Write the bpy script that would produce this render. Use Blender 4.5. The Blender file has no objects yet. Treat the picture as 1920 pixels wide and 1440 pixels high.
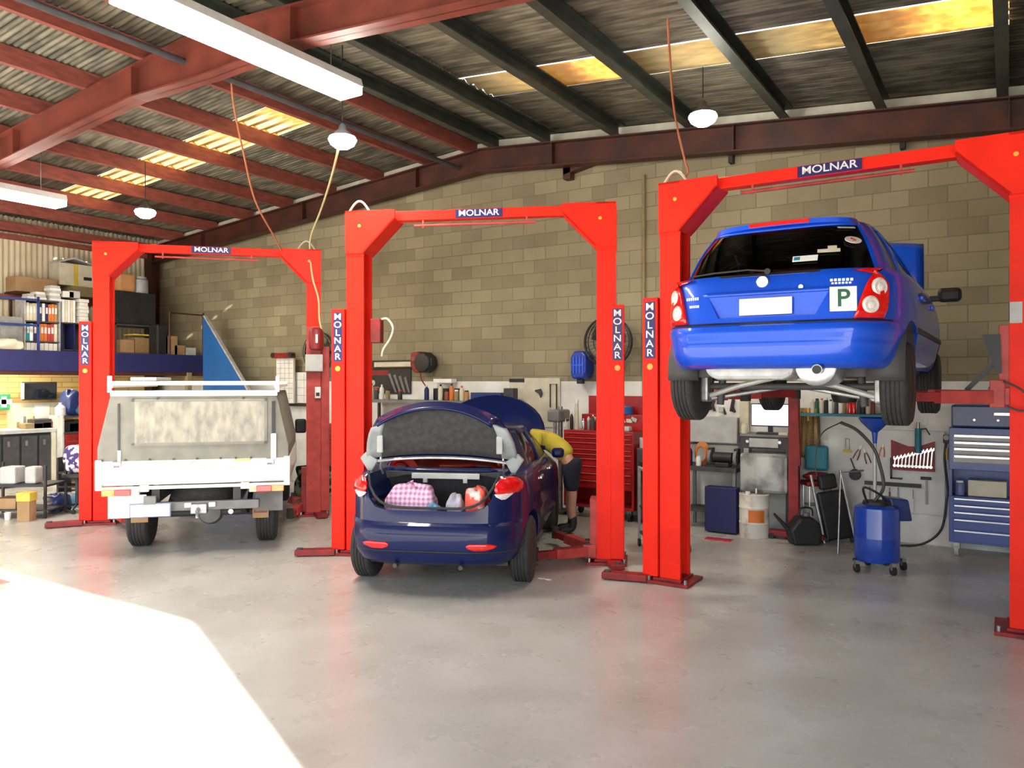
import bpy, math, random
from mathutils import Vector, Matrix, Euler
random.seed(7)
sc = bpy.context.scene
C = sc.collection
PI = math.pi
# ---------------------------------------------------------------- camera model
F = 1452.0; HC = 1.92; TH = math.radians(32.7)
CT, ST = math.cos(TH), math.sin(TH)
def c2w(X, Z):                       # camera-plane metres -> building x, y
    return (X*CT - Z*ST, X*ST + Z*CT)
def at(u, v, Z):                     # picture point at distance Z
    x, y = c2w((u-960)/F*Z, Z); return Vector((x, y, HC+(715-v)/F*Z))
def fl(u, v):                        # picture point on the floor
    return at(u, v, HC*F/(v-715))
def Zy(u, y):
    return y/(CT+ST*(u-960)/F)
def py(u, v, y):                     # picture point on the plane y = const
    return at(u, v, Zy(u, y))
def px(u, v, x):                     # picture point on the plane x = const
    t = (u-960)/F
    return at(u, v, x/(t*CT-ST))
def rect(u0, v0, u1, v1, y):         # picture box on plane y -> x0,x1,z0,z1
    a = py(u0, (v0+v1)/2, y); b = py(u1, (v0+v1)/2, y); um = (u0+u1)/2
    return a.x, b.x, py(um, v1, y).z, py(um, v0, y).z
# ---------------------------------------------------------------- materials
def ramp_mat(name, c1, c2=None, rough=.5, metal=0., scale=6., coat=0., bump=0., rv=0., detail=4, emit=None, es=0, det_lo=.35, det_hi=.65, stretch=None, spec=.5):
    m = bpy.data.materials.new(name); m.use_nodes = True
    nt = m.node_tree; b = nt.nodes['Principled BSDF']
    if c2 is None: c2 = tuple(min(1, x*.82) for x in c1)
    tc = nt.nodes.new('ShaderNodeTexCoord'); nz = nt.nodes.new('ShaderNodeTexNoise')
    nz.inputs['Scale'].default_value = scale; nz.inputs['Detail'].default_value = detail
    if stretch:
        mp = nt.nodes.new('ShaderNodeMapping'); mp.inputs['Scale'].default_value = stretch
        nt.links.new(tc.outputs['Object'], mp.inputs['Vector']); nt.links.new(mp.outputs[0], nz.inputs['Vector'])
    else: nt.links.new(tc.outputs['Object'], nz.inputs['Vector'])
    cr = nt.nodes.new('ShaderNodeValToRGB')
    cr.color_ramp.elements[0].position = det_lo; cr.color_ramp.elements[1].position = det_hi
    cr.color_ramp.elements[0].color = (*c2, 1); cr.color_ramp.elements[1].color = (*c1, 1)
    nt.links.new(nz.outputs['Fac'], cr.inputs['Fac']); nt.links.new(cr.outputs['Color'], b.inputs['Base Color'])
    b.inputs['Roughness'].default_value = rough; b.inputs['Metallic'].default_value = metal
    b.inputs['Coat Weight'].default_value = coat; b.inputs['Coat Roughness'].default_value = .04
    b.inputs['Specular IOR Level'].default_value = spec
    if rv:
        mr = nt.nodes.new('ShaderNodeMapRange'); mr.inputs['To Min'].default_value = max(0, rough-rv); mr.inputs['To Max'].default_value = rough+rv
        nt.links.new(nz.outputs['Fac'], mr.inputs['Value']); nt.links.new(mr.outputs[0], b.inputs['Roughness'])
    if bump:
        bp = nt.nodes.new('ShaderNodeBump'); bp.inputs['Strength'].default_value = bump; bp.inputs['Distance'].default_value = .02
        nt.links.new(nz.outputs['Fac'], bp.inputs['Height']); nt.links.new(bp.outputs[0], b.inputs['Normal'])
    if emit:
        b.inputs['Emission Color'].default_value = (*emit, 1); b.inputs['Emission Strength'].default_value = es
    return m
MT = {}
def M(key): return MT[key]
def dm(key, *a, **k): MT[key] = ramp_mat(key, *a, **k)
dm('lift_red', (.92,.022,.007), (.82,.018,.006), rough=.5, coat=.0, scale=3, spec=.2)
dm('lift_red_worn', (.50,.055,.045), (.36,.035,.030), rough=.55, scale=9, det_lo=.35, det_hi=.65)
dm('dark_red', (.30,.012,.010), (.16,.008,.008), rough=.5, scale=8)
dm('chest_red', (.42,.010,.012), (.30,.008,.010), rough=.35, coat=.2, scale=3)
dm('chrome_trim', (.75,.75,.76), (.55,.55,.56), rough=.25, metal=.9, scale=4)
dm('steel', (.42,.43,.44), (.26,.27,.28), rough=.4, metal=.8, scale=12)
dm('galv', (.55,.56,.55), (.38,.39,.38), rough=.5, metal=.35, scale=10)
dm('alu', (.70,.71,.72), (.5,.5,.52), rough=.3, metal=.85, scale=8)
dm('black', (.018,.018,.02), (.010,.010,.011), rough=.5)
dm('black_gloss', (.012,.012,.014), (.008,.008,.009), rough=.15, coat=.5)
dm('rubber', (.035,.035,.036), (.020,.020,.021), rough=.8, scale=30)
dm('dark_grey', (.06,.06,.065), (.04,.04,.043), rough=.6)
dm('grey', (.22,.22,.22), (.15,.15,.15), rough=.6)
dm('light_grey', (.50,.51,.50), (.40,.41,.40), rough=.6)
dm('white', (.80,.80,.78), (.70,.70,.68), rough=.5)
dm('white_paint', (.86,.87,.84), (.78,.79,.76), rough=.3, coat=.3, scale=2)
dm('paper', (.78,.78,.74), (.66,.66,.62), rough=.9)
dm('cream', (.66,.62,.48), (.55,.51,.38), rough=.6)
dm('beige', (.52,.49,.36), (.44,.41,.29), rough=.6)
dm('navy_label', (.020,.012,.13), rough=.4)
dm('letter_white', (.88,.88,.88), rough=.5)
dm('mazda_blue', (.004,.085,.70), (.004,.07,.6), rough=.35, metal=.1, coat=.7, scale=1.5, spec=.3)
dm('accent_blue', (.003,.010,.075), (.0025,.008,.06), rough=.4, metal=.0, coat=.5, scale=1.5, spec=.12)
dm('seat_fabric', (.10,.10,.10), (.06,.06,.06), rough=.95, scale=40)
dm('liner_black', (.016,.017,.019), (.010,.010,.012), rough=.9, scale=30)
dm('liner_grey', (.055,.055,.055), (.035,.035,.036), rough=.9, scale=20)
dm('lamp_red', (.85,.008,.006), (.65,.005,.005), rough=.12, coat=1, scale=20)
dm('lamp_clear', (.85,.80,.78), (.70,.62,.58), rough=.08, coat=1, scale=30)
dm('lamp_orange', (.90,.28,.03), (.75,.2,.02), rough=.15, coat=1, scale=20)
dm('plate_white', (.88,.88,.88), (.84,.84,.84), rough=.4)
dm('plate_blue', (.16,.18,.38), rough=.4)
dm('green_dark', (.015,.13,.07), rough=.5)
dm('first_aid', (.03,.30,.14), rough=.5)
dm('canvas', (.25,.245,.21), (.195,.19,.165), rough=.9, scale=5, bump=.15)
dm('clear_vinyl', (.31,.285,.22), (.14,.13,.105), rough=.25, scale=5, bump=.5, stretch=(2.2,1,1.0), coat=.4)
dm('drum_blue', (.008,.06,.42), (.006,.045,.34), rough=.25, coat=.5, scale=3)
dm('cab_blue', (.055,.10,.34), (.045,.085,.29), rough=.4, coat=.2, scale=3)
dm('cab_blue_dark', (.03,.05,.20), (.02,.04,.15), rough=.35, coat=.2, scale=3)
dm('board_blue', (.010,.11,.36), (.008,.09,.29), rough=.6, scale=2)
dm('mezz_blue', (.014,.017,.105), (.011,.013,.08), rough=.6, scale=3)
dm('reel_blue', (.01,.04,.42), rough=.35)
dm('wood', (.34,.22,.10), (.22,.14,.06), rough=.7, scale=6, stretch=(1,8,8))
dm('cardboard', (.42,.27,.14), (.34,.21,.10), rough=.85, scale=5)
dm('yellow', (.70,.52,.08), (.58,.42,.05), rough=.5)
dm('orange', (.70,.20,.03), (.55,.14,.02), rough=.5)
dm('amber', (.9,.45,.05), rough=.4)
dm('teal', (.02,.22,.30), (.015,.17,.24), rough=.5)
dm('light_blue', (.16,.42,.60), (.12,.34,.5), rough=.4)
dm('green', (.10,.28,.08), rough=.6)
dm('purlin_red', (.30,.075,.052), (.17,.042,.03), rough=.6, scale=5, stretch=(4,1,4), det_lo=.3, det_hi=.7)
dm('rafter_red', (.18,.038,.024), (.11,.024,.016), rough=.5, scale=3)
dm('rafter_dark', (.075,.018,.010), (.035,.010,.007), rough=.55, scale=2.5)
dm('purlin_dark', (.05,.056,.043), (.028,.032,.026), rough=.5, scale=5)
dm('roof_sheet', (.22,.20,.145), (.085,.078,.058), rough=.5, metal=.25, scale=2.2, bump=.3, stretch=(1,5,1), det_lo=.38, det_hi=.62)
dm('wall_sheet', (.62,.54,.38), (.52,.45,.31), rough=.6, scale=2)
dm('pale_strip', (.72,.70,.60), (.60,.58,.48), rough=.8)
dm('khaki', (.30,.24,.12), (.23,.18,.09), rough=.9)
dm('foil', (.35,.38,.38), (.25,.27,.28), rough=.5)
dm('cord_orange', (.42,.14,.06), rough=.6)
dm('cord_white', (.62,.60,.50), rough=.6)
dm('cord_yellow', (.60,.55,.28), rough=.6)
dm('hose_dark', (.05,.055,.05), rough=.5)
dm('apron_blue', (.012,.02,.05), (.008,.012,.03), rough=.95)
dm('plastic_film', (.40,.42,.40), (.12,.13,.12), rough=.18, scale=3, bump=.6, det_lo=.4, det_hi=.6, coat=.6)
dm('screen', (.55,.58,.80), (.52,.55,.78), rough=.3, emit=(.52,.56,.85), es=1.6)
dm('screen_off', (.008,.009,.012), rough=.12, coat=.6)
dm('tube_light', (1,1,1), (1,1,1), rough=.5, emit=(1,.95,.84), es=28)
dm('bay_light', (1,1,1), (1,1,1), rough=.5, emit=(1,.98,.84), es=110)
dm('patterned', (.75,.72,.75), (.05,.03,.16), rough=.7, scale=14, det_lo=.47, det_hi=.53)
dm('rust_patch', (.5,.25,.1), (.4,.2,.08), rough=.8)

def glass_mat(name, tint, gl=.04):
    m = bpy.data.materials.new(name); m.use_nodes = True; nt = m.node_tree; nt.nodes.clear()
    o = nt.nodes.new('ShaderNodeOutputMaterial'); mx = nt.nodes.new('ShaderNodeMixShader')
    t = nt.nodes.new('ShaderNodeBsdfTransparent'); g = nt.nodes.new('ShaderNodeBsdfGlossy')
    f = nt.nodes.new('ShaderNodeFresnel'); f.inputs['IOR'].default_value = 1.6
    nz = nt.nodes.new('ShaderNodeTexNoise'); nz.inputs['Scale'].default_value = 3
    cr = nt.nodes.new('ShaderNodeValToRGB')
    cr.color_ramp.elements[0].color = (*[x*.9 for x in tint], 1); cr.color_ramp.elements[1].color = (*tint, 1)
    nt.links.new(nz.outputs['Fac'], cr.inputs['Fac']); nt.links.new(cr.outputs[0], t.inputs['Color'])
    g.inputs['Roughness'].default_value = gl
    nt.links.new(f.outputs[0], mx.inputs[0]); nt.links.new(t.outputs[0], mx.inputs[1]); nt.links.new(g.outputs[0], mx.inputs[2])
    nt.links.new(mx.outputs[0], o.inputs[0]); MT[name] = m
glass_mat('car_glass', (.30,.32,.30))
glass_mat('dark_glass', (.10,.11,.10))

def translucent(name, c1, c2, scale=5, stretch=(1,6,1)):
    m = bpy.data.materials.new(name); m.use_nodes = True; nt = m.node_tree; nt.nodes.clear()
    o = nt.nodes.new('ShaderNodeOutputMaterial'); a = nt.nodes.new('ShaderNodeAddShader')
    t = nt.nodes.new('ShaderNodeBsdfTranslucent'); d = nt.nodes.new('ShaderNodeBsdfDiffuse')
    tc = nt.nodes.new('ShaderNodeTexCoord'); mp = nt.nodes.new('ShaderNodeMapping'); mp.inputs['Scale'].default_value = stretch
    nz = nt.nodes.new('ShaderNodeTexNoise'); nz.inputs['Scale'].default_value = scale; nz.inputs['Detail'].default_value = 6
    cr = nt.nodes.new('ShaderNodeValToRGB'); cr.color_ramp.elements[0].position = .38; cr.color_ramp.elements[1].position = .62
    cr.color_ramp.elements[0].color = (*c2, 1); cr.color_ramp.elements[1].color = (*c1, 1)
    nt.links.new(tc.outputs['Object'], mp.inputs[0]); nt.links.new(mp.outputs[0], nz.inputs['Vector'])
    nt.links.new(nz.outputs['Fac'], cr.inputs[0]); nt.links.new(cr.outputs[0], t.inputs[0])
    d.inputs[0].default_value = (.3,.25,.15,1)
    nt.links.new(t.outputs[0], a.inputs[0]); nt.links.new(d.outputs[0], a.inputs[1]); nt.links.new(a.outputs[0], o.inputs[0])
    MT[name] = m
translucent('sky_orange', (.40,.29,.13), (.30,.19,.07))
translucent('sky_patch', (.46,.31,.12), (.38,.21,.06), scale=9, stretch=(1,1,1))
translucent('sky_pale', (.22,.18,.10), (.15,.115,.06))

def wall_block():
    m = bpy.data.materials.new('block_wall'); m.use_nodes = True; nt = m.node_tree; b = nt.nodes['Principled BSDF']
    tc = nt.nodes.new('ShaderNodeTexCoord'); sp = nt.nodes.new('ShaderNodeSeparateXYZ'); cb = nt.nodes.new('ShaderNodeCombineXYZ')
    L = nt.links.new
    L(tc.outputs['Object'], sp.inputs[0]); L(sp.outputs['X'], cb.inputs['X']); L(sp.outputs['Z'], cb.inputs['Y'])
    br = nt.nodes.new('ShaderNodeTexBrick'); L(cb.outputs[0], br.inputs['Vector'])
    br.inputs['Scale'].default_value = 1; br.inputs['Brick Width'].default_value = .4; br.inputs['Row Height'].default_value = .2
    br.inputs['Mortar Size'].default_value = .007; br.inputs['Mortar Smooth'].default_value = .3; br.inputs['Bias'].default_value = 0
    br.inputs['Color1'].default_value = (.32,.28,.178,1); br.inputs['Color2'].default_value = (.225,.19,.118,1); br.inputs['Mortar'].default_value = (.19,.162,.105,1)
    nz = nt.nodes.new('ShaderNodeTexNoise'); nz.inputs['Scale'].default_value = .9; nz.inputs['Detail'].default_value = 8; L(tc.outputs['Object'], nz.inputs['Vector'])
    cr = nt.nodes.new('ShaderNodeValToRGB'); cr.color_ramp.elements[0].position = .3; cr.color_ramp.elements[1].position = .7
    cr.color_ramp.elements[0].color = (.80,.80,.80,1); cr.color_ramp.elements[1].color = (1.1,1.1,1.1,1)
    L(nz.outputs['Fac'], cr.inputs[0])
    mx = nt.nodes.new('ShaderNodeMixRGB'); mx.blend_type = 'MULTIPLY'; mx.inputs[0].default_value = 1
    L(br.outputs['Color'], mx.inputs[1]); L(cr.outputs[0], mx.inputs[2])
    # white painted dado up to 1.92 m
    gt = nt.nodes.new('ShaderNodeMath'); gt.operation = 'LESS_THAN'; gt.inputs[1].default_value = 1.92; L(sp.outputs['Z'], gt.inputs[0])
    n2 = nt.nodes.new('ShaderNodeTexNoise'); n2.inputs['Scale'].default_value = 3; n2.inputs['Detail'].default_value = 8; L(tc.outputs['Object'], n2.inputs['Vector'])
    c2 = nt.nodes.new('ShaderNodeValToRGB'); c2.color_ramp.elements[0].color = (.68,.68,.64,1); c2.color_ramp.elements[1].color = (.82,.82,.78,1)
    c2.color_ramp.elements[0].position = .35; c2.color_ramp.elements[1].position = .6
    L(n2.outputs['Fac'], c2.inputs[0])
    m2 = nt.nodes.new('ShaderNodeMixRGB'); L(gt.outputs[0], m2.inputs[0]); L(mx.outputs[0], m2.inputs[1]); L(c2.outputs[0], m2.inputs[2])
    L(m2.outputs[0], b.inputs['Base Color']); b.inputs['Roughness'].default_value = .85
    bp = nt.nodes.new('ShaderNodeBump'); bp.inputs['Strength'].default_value = .35; bp.inputs['Distance'].default_value = .01; bp.invert = True
    L(br.outputs['Fac'], bp.inputs['Height']); L(bp.outputs[0], b.inputs['Normal'])
    MT['block_wall'] = m
wall_block()
def wall_yellow():
    m = bpy.data.materials.new('yellow_brick'); m.use_nodes = True; nt = m.node_tree; b = nt.nodes['Principled BSDF']
    tc = nt.nodes.new('ShaderNodeTexCoord'); sp = nt.nodes.new('ShaderNodeSeparateXYZ'); cb = nt.nodes.new('ShaderNodeCombineXYZ'); L = nt.links.new
    L(tc.outputs['Object'], sp.inputs[0]); L(sp.outputs['Y'], cb.inputs['X']); L(sp.outputs['Z'], cb.inputs['Y'])
    br = nt.nodes.new('ShaderNodeTexBrick'); L(cb.outputs[0], br.inputs['Vector'])
    br.inputs['Scale'].default_value = 1; br.inputs['Brick Width'].default_value = .4; br.inputs['Row Height'].default_value = .1
    br.inputs['Mortar Size'].default_value = .008
    br.inputs['Color1'].default_value = (.72,.52,.20,1); br.inputs['Color2'].default_value = (.62,.43,.16,1); br.inputs['Mortar'].default_value = (.40,.27,.11,1)
    L(br.outputs['Color'], b.inputs['Base Color']); b.inputs['Roughness'].default_value = .8
    MT['yellow_brick'] = m
wall_yellow()
def floor_mat():
    m = bpy.data.materials.new('concrete_floor'); m.use_nodes = True; nt = m.node_tree; b = nt.nodes['Principled BSDF']; L = nt.links.new
    tc = nt.nodes.new('ShaderNodeTexCoord')
    def noise(s, d, dist=0):
        n = nt.nodes.new('ShaderNodeTexNoise'); n.inputs['Scale'].default_value = s; n.inputs['Detail'].default_value = d
        n.inputs['Distortion'].default_value = dist; L(tc.outputs['Object'], n.inputs['Vector']); return n
    def ramp(n, p0, c0, p1, c1):
        r = nt.nodes.new('ShaderNodeValToRGB'); r.color_ramp.elements[0].position = p0; r.color_ramp.elements[1].position = p1
        r.color_ramp.elements[0].color = (*c0, 1); r.color_ramp.elements[1].color = (*c1, 1); L(n.outputs['Fac'], r.inputs[0]); return r
    a = ramp(noise(.7, 8, .6), .3, (.42,.405,.375), .72, (.56,.55,.52))
    s = ramp(noise(2.5, 5, .3), .25, (.84,.83,.80), .70, (1,1,1))
    t = ramp(noise(26, 8, .4), .30, (.80,.79,.77), .46, (1,1,1))
    m1 = nt.nodes.new('ShaderNodeMixRGB'); m1.blend_type = 'MULTIPLY'; m1.inputs[0].default_value = .8; L(a.outputs[0], m1.inputs[1]); L(s.outputs[0], m1.inputs[2])
    m2 = nt.nodes.new('ShaderNodeMixRGB'); m2.blend_type = 'MULTIPLY'; m2.inputs[0].default_value = .4; L(m1.outputs[0], m2.inputs[1]); L(t.outputs[0], m2.inputs[2])
    L(m2.outputs[0], b.inputs['Base Color'])
    rr = nt.nodes.new('ShaderNodeMapRange'); rr.inputs['To Min'].default_value = .16; rr.inputs['To Max'].default_value = .42
    L(noise(2.2, 6).outputs['Fac'], rr.inputs['Value']); L(rr.outputs[0], b.inputs['Roughness'])
    b.inputs['Specular IOR Level'].default_value = .55
    bp = nt.nodes.new('ShaderNodeBump'); bp.inputs['Strength'].default_value = .05; bp.inputs['Distance'].default_value = .01
    L(noise(9, 6).outputs['Fac'], bp.inputs['Height']); L(bp.outputs[0], b.inputs['Normal'])
    MT['concrete_floor'] = m
floor_mat()
def check_mat():
    m = bpy.data.materials.new('pink_check'); m.use_nodes = True; nt = m.node_tree; b = nt.nodes['Principled BSDF']; L = nt.links.new
    tc = nt.nodes.new('ShaderNodeTexCoord'); cols = []
    for ax in ('X', 'Z'):
        w = nt.nodes.new('ShaderNodeTexWave'); w.bands_direction = ax; w.inputs['Scale'].default_value = 7; w.inputs['Distortion'].default_value = .6
        L(tc.outputs['Object'], w.inputs['Vector']); cols.append(w)
    ad = nt.nodes.new('ShaderNodeMath'); ad.operation = 'ADD'; L(cols[0].outputs['Fac'], ad.inputs[0]); L(cols[1].outputs['Fac'], ad.inputs[1])
    r = nt.nodes.new('ShaderNodeValToRGB'); r.color_ramp.elements[0].position = .25; r.color_ramp.elements[1].position = .95
    r.color_ramp.elements[0].color = (.55,.20,.42,1); r.color_ramp.elements[1].color = (.92,.66,.80,1)
    h = nt.nodes.new('ShaderNodeMath'); h.operation = 'MULTIPLY'; h.inputs[1].default_value = .6
    L(ad.outputs[0], h.inputs[0]); L(h.outputs[0], r.inputs[0]); L(r.outputs[0], b.inputs['Base Color']); b.inputs['Roughness'].default_value = .5
    MT['pink_check'] = m
check_mat()
# ---------------------------------------------------------------- mesh builder
class MB:
    def __init__(s): s.v = []; s.f = []
    def add(s, vs, fs):
        o = len(s.v); s.v += [tuple(p) for p in vs]; s.f += [tuple(i+o for i in f) for f in fs]; return s
    def box(s, x0, x1, y0, y1, z0, z1, mat=None):
        vs = [Vector(p) for p in ((x0,y0,z0),(x1,y0,z0),(x1,y1,z0),(x0,y1,z0),(x0,y0,z1),(x1,y0,z1),(x1,y1,z1),(x0,y1,z1))]
        if mat: vs = [mat@p for p in vs]
        return s.add(vs, [(0,3,2,1),(4,5,6,7),(0,1,5,4),(1,2,6,5),(2,3,7,6),(3,0,4,7)])
    def cbox(s, c, d, rot=(0,0,0)):
        m = Matrix.Translation(Vector(c)) @ Euler(rot).to_matrix().to_4x4()
        return s.box(-d[0]/2, d[0]/2, -d[1]/2, d[1]/2, -d[2]/2, d[2]/2, m)
    def cyl(s, p0, p1, r, r1=None, n=16, cap=True):
        p0, p1 = Vector(p0), Vector(p1); r1 = r if r1 is None else r1
        q = (p1-p0).to_track_quat('Z', 'Y'); vs = []
        for p, rr in ((p0, r), (p1, r1)):
            for i in range(n):
                a = 2*PI*i/n; vs.append(p + q@Vector((rr*math.cos(a), rr*math.sin(a), 0)))
        fs = [(i, (i+1)%n, n+(i+1)%n, n+i) for i in range(n)]
        if cap: fs += [tuple(range(n-1,-1,-1)), tuple(range(n, 2*n))]
        return s.add(vs, fs)
    def lathe(s, prof, c=(0,0,0), axis='Z', n=24):     # prof: (r, h) list
        vs = []; c = Vector(c)
        for r, h in prof:
            for i in range(n):
                a = 2*PI*i/n; x, y = r*math.cos(a), r*math.sin(a)
                p = {'Z':(x,y,h), 'X':(h,x,y), 'Y':(x,h,-y)}[axis]
                vs.append(c+Vector(p))
        k = len(prof); fs = []
        for j in range(k-1):
            for i in range(n):
                fs.append((j*n+i, j*n+(i+1)%n, (j+1)*n+(i+1)%n, (j+1)*n+i))
        fs.append(tuple(range(n-1,-1,-1))); fs.append(tuple((k-1)*n+i for i in range(n)))
        return s.add(vs, fs)
    def tube(s, pts, r, n=8):
        pts = [Vector(p) for p in pts]; vs = []; N = len(pts)
        up = Vector((.13,.21,1)).normalized()
        for k, p in enumerate(pts):
            d = (pts[min(k+1,N-1)]-pts[max(k-1,0)]).normalized()
            a = d.cross(up); a = a.normalized() if a.length > 1e-4 else Vector((1,0,0)); b = d.cross(a).normalized()
            for i in range(n):
                t = 2*PI*i/n; vs.append(p+a*r*math.cos(t)+b*r*math.sin(t))
        fs = []
        for k in range(N-1):
            for i in range(n): fs.append((k*n+i, k*n+(i+1)%n, (k+1)*n+(i+1)%n, (k+1)*n+i))
        fs += [tuple(range(n-1,-1,-1)), tuple((N-1)*n+i for i in range(n))]
        return s.add(vs, fs)
    def prism(s, poly, a, b, axis='Y', mat=None):      # poly 2-D, extruded along axis from a to b
        n = len(poly); vs = []
        for t in (a, b):
            for p, q in poly:
                v = Vector({'Y':(p,t,q), 'X':(t,p,q), 'Z':(p,q,t)}[axis]); vs.append(mat@v if mat else v)
        fs = [tuple(range(n)), tuple(range(2*n-1, n-1, -1))] + [(i, n+i, n+(i+1)%n, (i+1)%n) for i in range(n)]
        return s.add(vs, fs)
    def grid(s, rows, closed=False):                   # rows of points
        m = len(rows[0]); o = len(s.v); fs = []
        for r in rows: s.v += [tuple(p) for p in r]
        for j in range(len(rows)-1):
            for i in range(m if closed else m-1):
                s.f.append((o+j*m+i, o+j*m+(i+1)%m, o+(j+1)*m+(i+1)%m, o+(j+1)*m+i))
        return s
    def mesh(s, name):
        import bmesh
        me = bpy.data.meshes.new(name); me.from_pydata(s.v, [], s.f)
        bm = bmesh.new(); bm.from_mesh(me); bmesh.ops.recalc_face_normals(bm, faces=bm.faces); bm.to_mesh(me); bm.free()
        return me
    def build(s, name, mat, parent=None, bevel=0, smooth=False, loc=None, solid=0, sub=0, seg=2):
        me = s.mesh(name); me.materials.append(M(mat) if isinstance(mat, str) else mat)
        o = bpy.data.objects.new(name, me); C.objects.link(o)
        if parent: o.parent = parent
        if loc is not None: o.location = loc
        if smooth or sub:
            for p in me.polygons: p.use_smooth = True
        if smooth == 'auto' or (smooth is True):
            try: me.set_sharp_from_angle(angle=math.radians(38))
            except Exception: pass
        if solid:
            q = o.modifiers.new('s', 'SOLIDIFY'); q.thickness = solid; q.offset = 0
        if sub:
            q = o.modifiers.new('u', 'SUBSURF'); q.levels = q.render_levels = sub
        if bevel:
            q = o.modifiers.new('b', 'BEVEL'); q.width = bevel; q.segments = seg; q.limit_method = 'ANGLE'; q.angle_limit = math.radians(40)
        return o
def tag(o, label=None, cat=None, group=None, kind=None):
    if label: o['label'] = label
    if cat: o['category'] = cat
    if group: o['group'] = group
    if kind: o['kind'] = kind
    return o
def T(name, label, cat, loc=(0,0,0), rz=0, group=None):
    o = bpy.data.objects.new(name, None); C.objects.link(o); o.location = loc; o.rotation_euler = (0,0,rz)
    o.empty_display_size = .1
    return tag(o, label, cat, group)
def struct(name, mb, mat, label=None, **k):
    o = mb.build(name, mat, **k); o['kind'] = 'structure'
    if label: o['label'] = label
    return o
def copy_tree(o, label=None, parent=None):
    c = o.copy(); C.objects.link(c); c.parent = parent
    if label: c['label'] = label
    for ch in list(o.children):
        copy_tree(ch, None, c)
    return c
def text(name, s, size, mat, parent, loc, rot=(PI/2,0,0), ext=.002, space=1.0, sx=1.0):
    cu = bpy.data.curves.new(name, 'FONT'); cu.body = s; cu.size = size; cu.extrude = ext; cu.align_x = 'CENTER'; cu.align_y = 'CENTER'; cu.space_line = space
    cu.offset = size*.012
    t = bpy.data.objects.new(name, cu); C.objects.link(t)
    me = bpy.data.meshes.new_from_object(t.evaluated_get(bpy.context.evaluated_depsgraph_get()))
    bpy.data.objects.remove(t)
    for v in me.vertices: v.co.x *= sx
    o = bpy.data.objects.new(name, me); C.objects.link(o); me.materials.clear(); me.materials.append(M(mat))
    o.parent = parent; o.location = loc; o.rotation_euler = rot
    return o
def curve_pts(pts, k=8):            # Catmull-Rom
    P = [Vector(p) for p in pts]; P = [P[0]*2-P[1]]+P+[P[-1]*2-P[-2]]; out = []
    for i in range(1, len(P)-2):
        for j in range(k):
            t = j/k; a, b, c, d = P[i-1], P[i], P[i+1], P[i+2]
            out.append(.5*((2*b)+(c-a)*t+(2*a-5*b+4*c-d)*t*t+(3*b-a-3*c+d)*t**3))
    out.append(P[-2]); return out
# ================================================================ THE BUILDING
YB, XL, XR, YF = 10.3, -16.0, 6.5, -0.6
XRIDGE, ZR, SL = -7.0, 5.58, .082
def zr(x): return ZR - SL*abs(x-XRIDGE)
struct('floor', MB().box(XL-.2, XR+.2, YF, YB+.2, -.12, 0), 'concrete_floor', 'polished grey concrete workshop floor')
struct('ground_outside', MB().box(-40, 40, -60, YF, -.14, -.02), ramp_mat('apron', (.50,.46,.40), (.42,.39,.34), rough=.9, scale=.6), 'concrete apron outside the open roller door')
struct('wall_back', MB().prism([(XL,0),(XR,0),(XR,zr(XR)+.2),(XRIDGE,ZR+.2),(XL,zr(XL)+.2)], YB, YB+.2), 'block_wall', 'concrete block back wall, painted white below head height')
struct('wall_right', MB().box(XR, XR+.2, YF, YB+.2, 0, zr(XR)+.25), 'block_wall', 'concrete block side wall')
# front wall: solid right part, lintel above the roller door, solid left part
JX, DH = 4.62, 4.25
fw = MB().box(JX, XR+.2, YF-.2, YF, 0, 4.9).box(XL-.2, -13.5, YF-.2, YF, 0, 5.3)
fw.prism([(-13.5,DH),(JX,DH),(JX,zr(JX)+.25),(XRIDGE,ZR+.25),(-13.5,zr(-13.5)+.25)], YF-.2, YF)
struct('wall_front', fw, 'block_wall', 'front wall around the wide open roller door')
# left wall: brick low, ribbed steel above
struct('wall_left', MB().box(XL-.2, XL, YF, YB+.2, 0, 2.12), 'yellow_brick', 'yellow brick lower wall under the mezzanine')
rows = []
ny = int((YB-YF)/.0127)
prof = [0,0,.022,.022,.022,0]
m = MB(); r0 = []; r1 = []
for i in range(ny):
    y = YF + i*(YB-YF)/(ny-1); d = [0,0,0,.02,.03,.03,.03,.02][i%8]
    r0.append((XL-.03+d, y, 2.12)); r1.append((XL-.03+d, y, zr(XL)+.25))
m.grid([r0, r1]); struct('wall_left_cladding', m, 'wall_sheet', 'cream ribbed steel cladding above the mezzanine', solid=.002)
# corrugated roof in slopes, with translucent sheets set in
def sheet(x0, x1, y0, y1, off=.22, amp=.011, pitch=.076, name='ceiling', mat='roof_sheet', label=None, under=0):
    n = max(6, int((y1-y0)/pitch*6)); ra, rb = [], []
    for i in range(n+1):
        y = y0+(y1-y0)*i/n; w = amp*math.sin(2*PI*y/pitch)
        ra.append((x0, y, zr(x0)+off+w-under)); rb.append((x1, y, zr(x1)+off+w-under))
    o = struct(name, MB().grid([ra, rb]), mat, label, solid=.002)
    for p in o.data.polygons: p.use_smooth = True
    return o
LSK, RSK = (7.1, 7.9), (7.75, 8.5)
lab = 'corrugated steel roof sheeting seen from below'
sheet(XL-.1, -14.0, YF-.2, YB+.2, label=lab); sheet(-14.0, -8.2, YF-.2, LSK[0], label=lab); sheet(-14.0, -8.2, LSK[1], YB+.2, label=lab)
sheet(-8.2, XRIDGE, YF-.2, YB+.2, label=lab); sheet(XRIDGE, -5.75, YF-.2, YB+.2, label=lab)
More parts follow.
